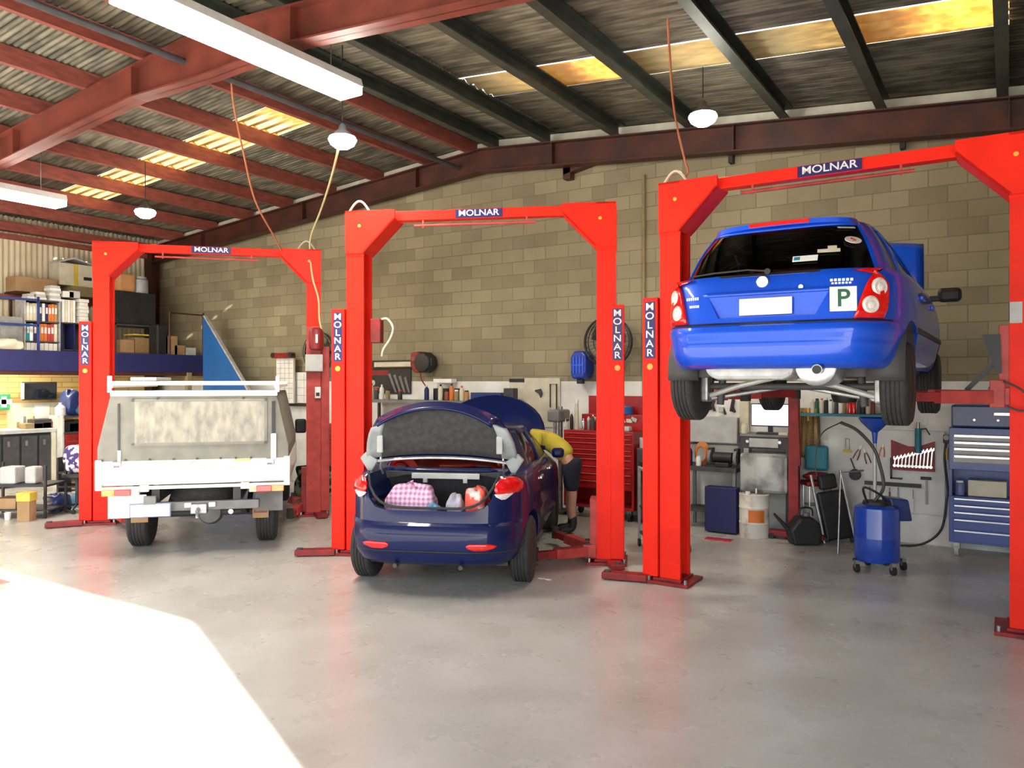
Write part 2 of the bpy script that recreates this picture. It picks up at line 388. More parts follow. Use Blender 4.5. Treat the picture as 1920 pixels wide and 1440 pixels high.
sheet(-5.75, .0, YF-.2, RSK[0], label=lab); sheet(-5.75, .0, RSK[1], YB+.2, label=lab); sheet(.0, XR+.2, YF-.2, YB+.2, label=lab)
LP = [-8.1,-9.25,-10.4,-11.55,-12.7,-13.85,-15.0]
RP = [-5.81,-4.68,-3.58,-2.36,-1.26,-.06,1.1,2.25,3.4,4.6,5.8]
lsx = [-8.2,-9.25,-10.4,-11.55,-12.7,-14.0]; nwin = 0
for a, b in zip(lsx[:-1], lsx[1:]):
    nwin += 1
    sheet(b, a, LSK[0], LSK[1], pitch=.2, amp=.02, name='window_%d'%nwin, mat='sky_orange', label='glowing orange translucent roof sheet between red purlins')
rsx = [-5.75,-4.68,-3.58,-2.36,-1.26,.0]
for k, (a, b) in enumerate(zip(rsx[:-1], rsx[1:])):
    nwin += 1; mt = ('sky_pale','sky_patch','sky_pale','sky_pale','sky_patch')[k]
    sheet(a, b, RSK[0], RSK[1], pitch=.2, amp=.02, name='window_%d'%nwin, mat=mt, label='translucent roof sheet between dark purlins')
ntrim = 0
def trim(mb, mat, label, **k):
    global ntrim; ntrim += 1
    return struct('trim_%d'%ntrim, mb, mat, label, **k)
def rafter(y, mat, haunch=True, depth=.36, w=.2):
    xs = [XL+.15, XRIDGE-1.3, XRIDGE, XRIDGE+1.3, XR]
    top = [zr(x) for x in xs]; dp = [depth, depth, depth+(.14 if haunch else 0), depth, depth]
    bot = [t-d for t, d in zip(top, dp)]
    mb = MB().prism([(x, z) for x, z in zip(xs, top)]+[(x, z) for x, z in zip(xs[::-1], bot[::-1])], y-.008, y+.008)
    for pr, s in ((top, -1), (bot, 1)):
        mb.prism([(x, z) for x, z in zip(xs, pr)]+[(x, z+.018*s) for x, z in zip(xs[::-1], pr[::-1])], y-w/2, y+w/2)
    for x in (-14, -11, -8.3, -5.7, -3, 0, 3): mb.box(x-.006, x+.006, y-w/2+.005, y+w/2-.005, zr(x)-depth+.01, zr(x)-.01)
    trim(mb, mat, 'steel roof rafter spanning the workshop')
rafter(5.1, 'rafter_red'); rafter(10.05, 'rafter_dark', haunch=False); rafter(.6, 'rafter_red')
def purlin(x, mat, y0=YF, y1=10.2, h=.2, w=.075):
    z = zr(x); s = 1 if x > XRIDGE else -1
    t = .008
    mb = MB().prism([(x-w/2*s, z),(x+w/2*s, z),(x+w/2*s, z+.02),(x+w/2*s-t*s, z+.02),(x+w/2*s-t*s, z+t),(x-w/2*s+t*s, z+t),(x-w/2*s+t*s, z+h-t),
                     (x+w/2*s-t*s, z+h-t),(x+w/2*s-t*s, z+h-.02),(x+w/2*s, z+h-.02),(x+w/2*s, z+h),(x-w/2*s, z+h)], y0, y1)
    trim(mb, mat, 'steel roof purlin running front to back')
for x in LP: purlin(x, 'purlin_red')
for x in RP: purlin(x, 'purlin_dark', w=.11)
purlin(-7.25, 'purlin_red'); purlin(-6.75, 'purlin_dark', w=.11)
trim(MB().cyl((-7.45, 0, 5.35), (-7.45, 10.2, 5.35), .035), 'dark_grey', 'conduit pipe along the ridge', smooth=True)
# pale strip between rafter and roof on the back wall
trim(MB().prism([(XL, zr(XL)),(XRIDGE, ZR),(XR, zr(XR)),(XR, zr(XR)+.2),(XRIDGE, ZR+.2),(XL, zr(XL)+.2)], YB-.03, YB-.002), 'pale_strip', 'pale strip above the back wall rafter')
# girts on the left wall
for z, h, mt, d in ((zr(XL)-.0, .17, 'purlin_red', .2), (4.82, .10, 'galv', .1), (4.66, .09, 'purlin_red', .12), (3.52, .1, 'purlin_red', .1)):
    trim(MB().box(XL, XL+d, YF, YB-.3, z-h/2, z+h/2), mt, 'horizontal steel girt on the ribbed cladding')
for y in (10.05, 5.1):
    x = XL+.15
    trim(MB().box(x-.13, x+.13, y-.1, y-.085, 0, zr(x)).box(x-.13, x+.13, y+.085, y+.1, 0, zr(x)).box(x-.006, x+.006, y-.09, y+.09, 0, zr(x)), 'rafter_dark', 'steel portal column against the left wall')
# joint / downpipe on the back wall, rafter brackets
p = py(1209, 500, YB)
trim(MB().cyl((p.x, YB-.04, 1.2), (p.x, YB-.04, 4.85), .022), 'khaki', 'thin pipe running up the block wall', smooth=True)
for (u0, v0, u1, v1) in ((1366, 283, 1374, 305), (1687, 255, 1697, 278)):
    x0, x1, z0, z1 = rect(u0, v0, u1, v1, YB-.1)
    trim(MB().box(x0, x1, YB-.12, YB-.0, z0, z1+.1), 'black', 'short bracket under the rafter')
x0, x1, z0, z1 = rect(1058, 306, 1150, 330, YB-.1)
trim(MB().box(x0, x0+.12, YB-.14, YB, z0, z1+.15).prism([(x0, z1-.12),(x0,z1+.1),(x1,z1+.18),(x1,z1+.04)], YB-.14, YB), 'rafter_dark', 'rusty steel bracket under the rafter')

# ================================================================ LIGHTS
def area(name, loc, sx, sy, e, color, parent=None, rot=(0,0,0)):
    l = bpy.data.lights.new(name, 'AREA'); l.shape = 'RECTANGLE'; l.size = sx; l.size_y = sy; l.energy = e; l.color = color
    o = bpy.data.objects.new(name, l); C.objects.link(o); o.location = loc; o.rotation_euler = rot
    if parent: o.parent = parent
    return o
def tube_fixture(x, y0, y1, z, label):
    r = T('fluorescent_light', label, 'ceiling light', (x, y0, z), 0)
    L = y1-y0
    MB().prism([(-.16,.01),(.16,.01),(.13,.10),(-.13,.10)], 0, L).build('housing', 'white', r, bevel=.004)
    MB().box(-.155, .155, .01, L-.01, -.075, .012).build('diffuser', 'tube_light', r, bevel=.012)
    for yy in (.3, L-.3): MB().cyl((0,yy,.08), (0,yy,zr(x)-z+.1), .006, n=6).build('hanging_wire', 'steel', r)
    area('lamp', (0, L/2, -.085), .3, L-.1, 90, (1,.93,.80), r)
    return r
tube_fixture(-5.72, 3.35, 5.85, 4.92, 'long lit fluorescent batten nearest the camera, under the ridge')
tube_fixture(-11.8, 3.6, 6.05, 4.56, 'lit fluorescent batten at the left edge of the frame')
def high_bay(x, y, z, label):
    r = T('high_bay_light', label, 'ceiling light', (x, y, z), 0, None)
    MB().lathe([(.13,-.01),(.135,.0),(.09,.05),(.05,.08),(.035,.13),(.015,.15)], n=24).build('housing', 'dark_grey', r, smooth=True)
    MB().lathe([(.0,-.13),(.07,-.12),(.13,-.08),(.155,-.03),(.14,.0)], n=24).build('lens', 'bay_light', r, smooth=True)
    MB().cyl((0,0,.18), (0,0,zr(x)+.1-z), .006, n=6).build('hanging_cord', 'black', r)
    l = bpy.data.lights.new('lamp', 'SPOT'); l.energy = 230; l.color = (1,.94,.78); l.spot_size = math.radians(165); l.spot_blend = .6; l.shadow_soft_size = .12
    o = bpy.data.objects.new('lamp', l); C.objects.link(o); o.parent = r; o.location = (0,0,-.12)
    return r
r = T('fluorescent_light', 'small batten light fixed under the mezzanine', 'ceiling light', (-15.2, 6.5, 2.3), 0)
MB().box(-.06,.06,-1.2,1.2,.0,.06).build('housing', 'white', r); MB().box(-.05,.05,-1.18,1.18,-.03,0).build('diffuser', 'tube_light', r, bevel=.01)
area('lamp', (0,0,-.04), .1, 2.3, 55, (1,.86,.60), r)
high_bay(-6.16, 6.15, 4.60, 'round high bay lamp above the yellow cable to the first hoist')
high_bay(-2.80, 8.20, 4.82, 'round high bay lamp near the back wall above the right hoist')
high_bay(-11.3, 7.05, 4.58, 'round high bay lamp furthest left, below the orange skylights')
# sun and sky through the door
sun = bpy.data.lights.new('sun', 'SUN'); sun.energy = 55; sun.angle = math.radians(.5); sun.color = (1,.95,.86)
so = bpy.data.objects.new('sun', sun); C.objects.link(so)
dh = 4.0-YF; hor = dh/.4145; el = math.atan2(DH, hor)
d = Vector((-.910*math.cos(el), .4145*math.cos(el), -math.sin(el)))
so.rotation_euler = d.to_track_quat('-Z', 'Y').to_euler()
w = bpy.data.worlds.new('world'); sc.world = w; w.use_nodes = True; nt = w.node_tree
bg = nt.nodes['Background']; sky = nt.nodes.new('ShaderNodeTexSky'); sky.sky_type = 'NISHITA'; sky.sun_disc = False
sky.sun_elevation = math.radians(38); sky.sun_rotation = 2.0; sky.air_density = 1.0; sky.dust_density = 2.5
hs = nt.nodes.new('ShaderNodeHueSaturation'); hs.inputs['Saturation'].default_value = .55
nt.links.new(sky.outputs[0], hs.inputs['Color']); nt.links.new(hs.outputs[0], bg.inputs[0]); bg.inputs[1].default_value = .68

# ================================================================ HOISTS
H = 3.8
def hoist(cl, cr, label, carriage_z, cover=(1,1), worn=None, arms=True, arm_spec=None):
    L = Vector(c2w(*cl)); R = Vector(c2w(*cr)); mid = (L+R)/2; dv = R-L; rz = math.atan2(dv.y, dv.x); hw = dv.length/2
    r = T('two_post_hoist', label, 'car hoist', (mid.x, mid.y, 0), rz)
    for s, nm in ((-1, 'l'), (1, 'r')):
        cx = s*hw; o = s                      # o: outward sign
        t = .02
        def X(a): return cx+o*a               # a: distance outwards from column centre
        poly = [(X(.10),-.14),(X(-.10),-.14),(X(-.10),-.10),(X(-.10+t),-.10),(X(-.10+t),-.14+t),(X(.10-t),-.14+t),(X(.10-t),.14-t),(X(-.10+t),.14-t),(X(-.10+t),.10),(X(-.10),.10),(X(-.10),.14),(X(.10),.14)]
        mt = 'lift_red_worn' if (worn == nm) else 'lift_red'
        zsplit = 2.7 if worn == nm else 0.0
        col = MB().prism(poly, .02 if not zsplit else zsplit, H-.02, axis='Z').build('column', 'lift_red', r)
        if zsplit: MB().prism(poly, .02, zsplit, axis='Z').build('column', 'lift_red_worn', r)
        MB().box(min(X(.105),X(-.105)), max(X(.105),X(-.105)), -.146, -.141, H-.5, H-.03).build('joint_plate', 'lift_red', r)
        g = [(X(.105),H),(X(-.46),H),(X(-.46),H-.10),(X(-.10),H-.47),(X(.105),H-.47)]
        MB().prism(g, -.165, -.142).build('gusset_plate', 'lift_red', r); MB().prism(g, .142, .165).build('gusset_plate', 'lift_red', r)
        MB().prism([(X(-.46),H-.10),(X(-.45),H-.085),(X(-.09),H-.455),(X(-.10),H-.47)], -.165, .165).build('gusset_edge', 'lift_red', r)
        MB().box(min(X(.105),X(-.105)), max(X(.105),X(-.105)), -.165, .165, H-.02, H).build('top_cap', 'lift_red', r)
        MB().cyl((X(-.06),-.166,H-.17),(X(-.06),-.172,H-.17),.018).build('bolt', 'amber', r)
        # base
        b = MB().box(min(X(.22),X(-.2)), max(X(.22),X(-.2)), -.22, .22, 0, .03)
        b.box(min(X(.16),X(-.12)), max(X(.16),X(-.12)), -.17, .17, .03, .055)
        b.build('base_plate', 'dark_red', r, bevel=.004)
        for bx, by in ((.19,-.19),(-.17,-.19),(.19,.19)):
            MB().cyl((X(bx),by,.03),(X(bx),by,.07),.016,n=6).build('anchor_bolt', 'steel', r)
        if s < 0:
            f = MB().prism([(X(.18),-.10),(X(.20),-.24),(X(.62),-.34),(X(.64),-.22)], .012, .075, axis='Z'); f.build('outrigger_foot', 'dark_red', r, bevel=.006)
            MB().cyl((X(.58),-.28,0),(X(.58),-.28,.09),.035,n=12).build('foot_bolt', 'dark_grey', r)
        else:
            MB().prism([(X(.0),-.2),(X(.16),-.2),(X(.20),-.42),(X(.06),-.44)], .012, .065, axis='Z').build('outrigger_foot', 'dark_red', r, bevel=.006)
            MB().cyl((X(.13),-.37,0),(X(.13),-.37,.08),.03,n=12).build('foot_bolt', 'dark_grey', r)
        # tall cover with the lettering
        if cover[0 if s < 0 else 1]:
            bx0, bx1 = (.11, .265) if s < 0 else (.05, .19)
            y0, y1 = (-.17, .02)
            a, c = min(X(bx0),X(bx1)), max(X(bx0),X(bx1))
            cv = MB().box(a, c, y0-.0, y1, .06, 2.72).build('cover_box', 'lift_red', r, bevel=.008)
            mx = (a+c)/2
            MB().box(mx-.05, mx+.05, y0-.004, y0-.001, 2.14, 2.68).build('name_plate', 'navy_label', r)
            for k, ch in enumerate('MOLNAR'):
                text('lettering', ch, .098, 'letter_white', r, (mx, y0-.006, 2.63-k*.088), sx=1.15)
            MB().cyl((mx, y0-.0005, 2.06), (mx, y0-.005, 2.06), .03).build('round_sticker', 'amber', r)
        # carriage in the channel
        ca = MB().box(min(X(-.06),X(-.17)), max(X(-.06),X(-.17)), -.12, .12, carriage_z-.08, carriage_z+.55)
        ca.box(min(X(-.10),X(-.24)), max(X(-.10),X(-.24)), -.16, .16, carriage_z-.06, carriage_z+.07)
        ca.build('carriage', 'dark_red' if worn == nm else 'lift_red_worn', r, bevel=.005)
        for k, (tx, ty) in enumerate(arm_spec[nm]):
            p0 = Vector((X(-.19), -.1 if ty < 0 else .1, carriage_z)); p1 = Vector((X(-tx), ty, carriage_z+.0)); dd = (p1-p0); ln = dd.length; a = math.atan2(dd.y, dd.x)
            mm = Matrix.Translation(p0) @ Euler((0,0,a)).to_matrix().to_4x4()
            arm = MB().box(-.05, ln*.62, -.055, .055, -.05, .05, mm).build('arm', 'lift_red_worn', r, bevel=.005)
            MB().box(ln*.5, ln, -.038, .038, -.036, .036, mm).build('arm_extension', 'dark_red', r, bevel=.004)
            MB().cyl(p1+Vector((0,0,-.05)), p1+Vector((0,0,.08)), .045, n=16).build('lifting_pad', 'rubber', r, smooth=True)
            MB().cyl(p0+Vector((0,0,-.08)), p0+Vector((0,0,.08)), .045, n=16).build('pivot_pin', 'dark_grey', r, smooth=True)
    # top beam
    MB().box(-hw+.05, hw-.05, -.06, .06, H-.105, H-.0).build('cross_beam', 'lift_red', r, bevel=.006)
    MB().cyl((-hw+.65,-.05,H-.165),(hw-.75,-.05,H-.165),.014,n=10).build('shut_off_bar', 'lift_red_worn', r, smooth=True)
    for bx in (-hw+.75, hw-.85): MB().box(bx-.01, bx+.01, -.055, -.045, H-.19, H-.1).build('bar_hanger', 'lift_red_worn', r)
    MB().box(-.26, .26, -.067, -.062, H-.1, H-.006).build('name_plate', 'navy_label', r)
    text('lettering', 'MOLNAR', .092, 'letter_white', r, (0, -.070, H-.05), sx=1.18)
    # hose loop over the top
    lx = (-hw+.0) if worn != 'r' else (hw-.1)
    pts = [(lx-.13+.26*i/10, 0, H+.14*math.sin(PI*i/10)) for i in range(11)]
    MB().tube(curve_pts(pts, 3), .012).build('hose_loop', 'cord_white', r, smooth=True)
    return r, hw, rz
h3, hw3, rz3 = hoist((1.568,7.44), (3.93,5.93), 'tall red two-post hoist on the right holding up the bright blue hatchback', 1.80, cover=(1,0),
      arm_spec={'l':[(.80,-.45),(.95,.75)], 'r':[(.80,-.45),(.95,.75)]})
h2, hw2, rz2 = hoist((-1.712,8.69), (1.007,8.26), 'red two-post hoist in the middle around the dark blue sedan', .13, arm_spec={'l':[(.70,-.42),(.6,.8)], 'r':[(.72,-.42),(.62,.75)]})
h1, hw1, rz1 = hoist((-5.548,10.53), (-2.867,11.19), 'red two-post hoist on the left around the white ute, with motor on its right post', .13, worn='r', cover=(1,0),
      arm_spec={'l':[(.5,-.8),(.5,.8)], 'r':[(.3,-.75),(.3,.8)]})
# L1 right: power unit and control box
def X1(a): return hw1+a
MB().box(X1(.10), X1(.22), -.10, .10, .06, 2.42).build('cover_box', 'lift_red_worn', h1, bevel=.006)
MB().lathe([(.06,2.36),(.095,2.38),(.10,2.42),(.10,2.62),(.08,2.66),(.03,2.68)], (X1(.04),-.24,0), n=20).build('motor', 'dark_red', h1, smooth=True)
MB().box(X1(-.03), X1(.11), -.2, -.15, 2.34, 2.70).build('motor_bracket', 'lift_red_worn', h1)
MB().box(X1(.03), X1(.06), -.345, -.338, 2.46, 2.58).build('motor_label', 'white', h1)
MB().box(X1(-.11), X1(.13), -.30, -.16, 2.06, 2.30).build('control_box', 'light_grey', h1, bevel=.01)
MB().box(X1(.02), X1(.10), -.20, -.145, 1.68, 1.84).build('switch_box', 'white', h1, bevel=.006)
MB().box(X1(.035), X1(.085), -.205, -.20, 1.71, 1.76).build('switch', 'black', h1)
# hose off L2 left post, motor stub
a = -hw2+.16
MB().box(a-.02, a+.1, -.05, .08, 2.35, 2.62).build('hose_bracket', 'dark_red', h2, bevel=.01)
MB().tube(curve_pts([(a+.06,0,2.60),(a+.16,0,2.62),(a+.23,0,2.52),(a+.2,0,2.40),(a+.12,0,2.28),(a+.1,0,2.2)], 5), .013).build('hose', 'cord_white', h2, smooth=True)
# L3 right: lock and hose
a = hw3
MB().box(a-.23, a-.13, -.17, -.05, 1.72, 1.93).build('lock_block', 'lift_red_worn', h3, bevel=.006)
MB().prism([(a-.40,1.86),(a-.37,1.84),(a-.16,2.08),(a-.17,2.12)], -.12, -.05).build('lock_lever', 'black', h3)
MB().prism([(a-.28,2.28),(a-.16,2.28),(a-.15,1.98),(a-.19,1.98)], -.14, -.06).build('lock_guard', 'black', h3)
MB().tube(curve_pts([(a-.14,-.2,1.92),(a-.03,-.24,1.86),(a+.04,-.24,1.76),(a-.02,-.22,1.70),(a-.12,-.2,1.73)], 5), .008).build('hose', 'hose_dark', h3, smooth=True)
MB().box(a-.1, a-.02, -.146, -.142, 2.36, 2.52).build('rating_plate', 'light_grey', h3)
# drooping cords from the roof
def cord(pts, r, mat, label):
    tag(MB().tube(curve_pts(pts, 8), r).build('cord', mat, smooth=True), label, 'cord')
P = lambda u, v, Z: at(u, v, Z)
cord([P(433,128,8.9),P(437,190,9.2),P(455,280,9.6),P(478,375,10.1),P(512,440,10.6),P(528,470,10.9)], .012, 'cord_orange', 'orange brown air hose hanging from the roof to the left hoist beam')
cord([P(636,272,8.5),P(622,330,9.2),P(603,390,10.2),P(584,440,11.0),P(581,470,11.05),P(586,520,11.0),P(597,560,11.0),P(599,600,11.0),P(606,628,11.0)], .013, 'cord_yellow', 'yellow cable dropping from the lamp down to the motor of the left hoist')
cord([P(1252,35,5.9),P(1256,110,6.3),P(1262,190,6.8),P(1272,250,7.2),P(1284,300,7.35),P(1290,322,7.4),P(1280,338,7.43)], .010, 'cord_orange', 'thin orange cable dropping to the left post of the right hoist')
# edge of another red hoist foot at the left frame edge
p = fl(-8, 1105)
tag(MB().box(-.35, .055, -.1, .12, 0, .05).build('red_floor_plate', 'lift_red_worn', loc=(p.x, p.y, 0), bevel=.006), 'red steel floor plate at the left edge in the sunlit patch', 'floor plate')
# ================================================================ CARS
def interp(tab, z):
    if z <= tab[0][0]: return tab[0][1:]
    for a, b in zip(tab[:-1], tab[1:]):
        if z <= b[0]:
            t = (z-a[0])/(b[0]-a[0]); return tuple(p+(q-p)*t for p, q in zip(a[1:], b[1:]))
    return tab[-1][1:]
def spow(v, p): return math.copysign(abs(v)**p, v)
class Surf:                                   # horizontal super-ellipse slices
    def __init__(s, tab, n): s.tab, s.n = tab, n
    def p(s, z, t, off=0):
        yr, yf, w = interp(s.tab, z); yc, hl = (yr+yf)/2, (yf-yr)/2; k = 2/s.n
        c, q = math.cos(t), math.sin(t)
        v = Vector((w*spow(c, k), yc-hl*spow(q, k), z))
        if off:
            nn = Vector((spow(c, 2-k)/w, -spow(q, 2-k)/hl, 0)); nn.normalize(); v += nn*off
        return v
    def rear(s, x, z, off=0):                 # rear-face point at a given x
        yr, yf, w = interp(s.tab, z); yc, hl = (yr+yf)/2, (yf-yr)/2
        return Vector((x, yc-hl*max(0, 1-abs(x/w)**s.n)**(1/s.n)-off, z))
    def side(s, y, z, sg=1, off=0):
        yr, yf, w = interp(s.tab, z); yc, hl = (yr+yf)/2, (yf-yr)/2
        return Vector((sg*(w*max(0, 1-abs((y-yc)/hl)**s.n)**(1/s.n)+off), y, z))
    def t_of_x(s, x, z):
        yr, yf, w = interp(s.tab, z); return math.acos(min(1, abs(x)/w)**(s.n/2))
    def t_of_y(s, y, z):
        yr, yf, w = interp(s.tab, z); yc, hl = (yr+yf)/2, (yf-yr)/2
        return math.asin(min(1, max(0, (yc-y)/hl))**(s.n/2))
def rear_patch(S, rows, off, nx=12):          # rows: (z, x_left, x_right)
    m = MB(); g = []
    for z, a, b in rows: g.append([S.rear(a+(b-a)*i/nx, z, off) for i in range(nx+1)])
    return m.grid(g)
def wrap_patch(S, rows, sg, off, nx=12):      # rows: (z, x_inner, y_side)
    g = []
    for z, xi, ys in rows:
        t0, t1 = S.t_of_x(xi, z), S.t_of_y(ys, z)
        r = []
        for i in range(nx+1):
            p = S.p(z, t0+(t1-t0)*i/nx, off); p.x *= sg; r.append(p)
        g.append(r)
    return MB().grid(g)
def boolean(o, cutters):
    for c in cutters:
        q = o.modifiers.new('x', 'BOOLEAN'); q.operation = 'DIFFERENCE'; q.object = c; q.solver = 'EXACT'
    dg = bpy.context.evaluated_depsgraph_get(); dg.update()
    me = bpy.data.meshes.new_from_object(o.evaluated_get(dg)); o.modifiers.clear(); o.data = me
    for c in cutters: bpy.data.objects.remove(c)
    for p in me.polygons: p.use_smooth = True
    me.set_sharp_from_angle(angle=math.radians(30))
def wheel(parent, x, y, z, R, W, sg, rim='alu', steer=0):
    h = T('wheel', None, None, (x, y, z), steer); h.parent = parent
    w2 = W/2; pr = [(R*.62,-w2*.9),(R*.72,-w2),(R*.90,-w2*.98),(R*.975,-w2*.80)]
    k = 5
    for i in range(k):
        a = -w2*.76+i*(w2*1.52)/k; b = a+(w2*1.52)/k
        pr += [(R, a),(R, b-.008)]+([(R-.008, b-.007),(R-.008, b-.001)] if i < k-1 else [])
    pr += [(R*.975,w2*.80),(R*.90,w2*.98),(R*.72,w2),(R*.62,w2*.9)]
    MB().lathe(pr, axis='X', n=40).build('tyre', 'rubber', h, smooth=True)
    rm = MB().lathe([(R*.10,w2*.55*sg),(R*.16,w2*.6*sg),(R*.17,w2*.45*sg)], axis='X', n=20)
    ring = MB().lathe([(R*.56,w2*.55*sg),(R*.645,w2*.93*sg),(R*.66,w2*.9*sg),(R*.64,w2*.5*sg)], axis='X', n=36)
    ring.build('rim', rim, h, smooth=True)
    for i in range(5):
        a = 2*PI*i/5; m4 = Euler((a,0,0)).to_matrix().to_4x4()
        q0, q1 = sorted((w2*.55*sg, w2*.75*sg)); rm.box(q0, q1, -R*.09, R*.09, R*.1, R*.60, m4)
    rm.build('spokes', rim, h)
    q0, q1 = sorted((-w2*.6*sg, w2*.35*sg)); MB().lathe([(.02,q0),(R*.5,q0),(R*.5,q1),(.02,q1)], axis='X', n=24).build('brake_drum', 'dark_grey', h, smooth=True)
    return h
def lower_body(S, z0, z1, mat, parent, nz=26, nt=160, cutters=(), zs=None):
    zs = zs or [z0+(z1-z0)*i/nz for i in range(nz+1)]
    rows = [[S.p(z, 2*PI*i/nt) for i in range(nt)] for z in zs]
    m = MB().grid(rows, closed=True)
    b = [S.p(z0, 2*PI*i/nt)*1 for i in range(nt)]
    o = len(m.v); m.f.append(tuple(range(nt))); m.f.append(tuple(o-nt+i for i in range(nt)))
    ob = m.build('body', mat, None)
    boolean(ob, cutters) if cutters else None
    ob.parent = parent
    return ob
def arch(x, y, z, R, depth, sg):
    a, b = (x-depth, x+.3) if sg > 0 else (x-.3, x+depth)
    return MB().cyl((a,y,z), (b,y,z), R, n=48).build('cut', 'black')
def cabin(S, zb, zt, crown, mat, parent, tb, glass='car_glass', fb=.06, ft=.90):
    """tb: list of (t0, t1, kind) around the outline in degrees; kind = name of a window or None for a pillar"""
    fr = MB(); wins = {}
    zs = [zb+(zt-zb)*f for f in (0, fb, fb+(ft-fb)*.25, fb+(ft-fb)*.5, fb+(ft-fb)*.75, ft, 1.0)]
    for t0, t1, kind in tb:
        k = max(2, int(abs(t1-t0)/4)); ts = [math.radians(t0+(t1-t0)*i/k) for i in range(k+1)]
        if kind is None:
            fr.grid([[S.p(z, t) for t in ts] for z in zs])
        else:
            fr.grid([[S.p(z, t) for t in ts] for z in zs[:2]]); fr.grid([[S.p(z, t) for t in ts] for z in zs[5:]])
            wins.setdefault(kind, MB()).grid([[S.p(z, t, -.004) for t in ts] for z in zs[1:6]])
    nt = 96; rows = []
    yr, yf, w = interp(S.tab, zt); yc = (yr+yf)/2
    for f, h in ((1,0),(.985,.012),(.93,.030),(.8,.045),(.6,.058),(.35,.067),(.1,.07)):
        rows.append([Vector((p.x*f, yc+(p.y-yc)*(1-(1-f)*1.0), zt+h*crown/.07)) for p in (S.p(zt, 2*PI*i/nt) for i in range(nt))])
    o = len(fr.v); fr.grid(rows, closed=True); fr.f.append(tuple(len(fr.v)-nt+i for i in range(nt)))
    c = fr.build('cabin_frame', mat, parent, solid=.012, smooth=True)
    for k, mb in wins.items(): mb.build(k, glass, parent, smooth=True)
    return c
def seats(parent, spots, fl_, top, mat='seat_fabric'):
    for x, y, w in spots:
        MB().cbox((x, y, (fl_+top)/2-.05), (w, .14, top-fl_-.1), (-.18,0,0)).build('seat_back', mat, parent, bevel=.05, seg=3)
        n = max(1, round(w/.5))
        for i in range(n):
            hx = x-w/2+w*(i+.5)/n
            MB().cbox((hx, y-.05, top+.10), (.24, .09, .16), (-.1,0,0)).build('headrest', mat, parent, bevel=.035, seg=3)
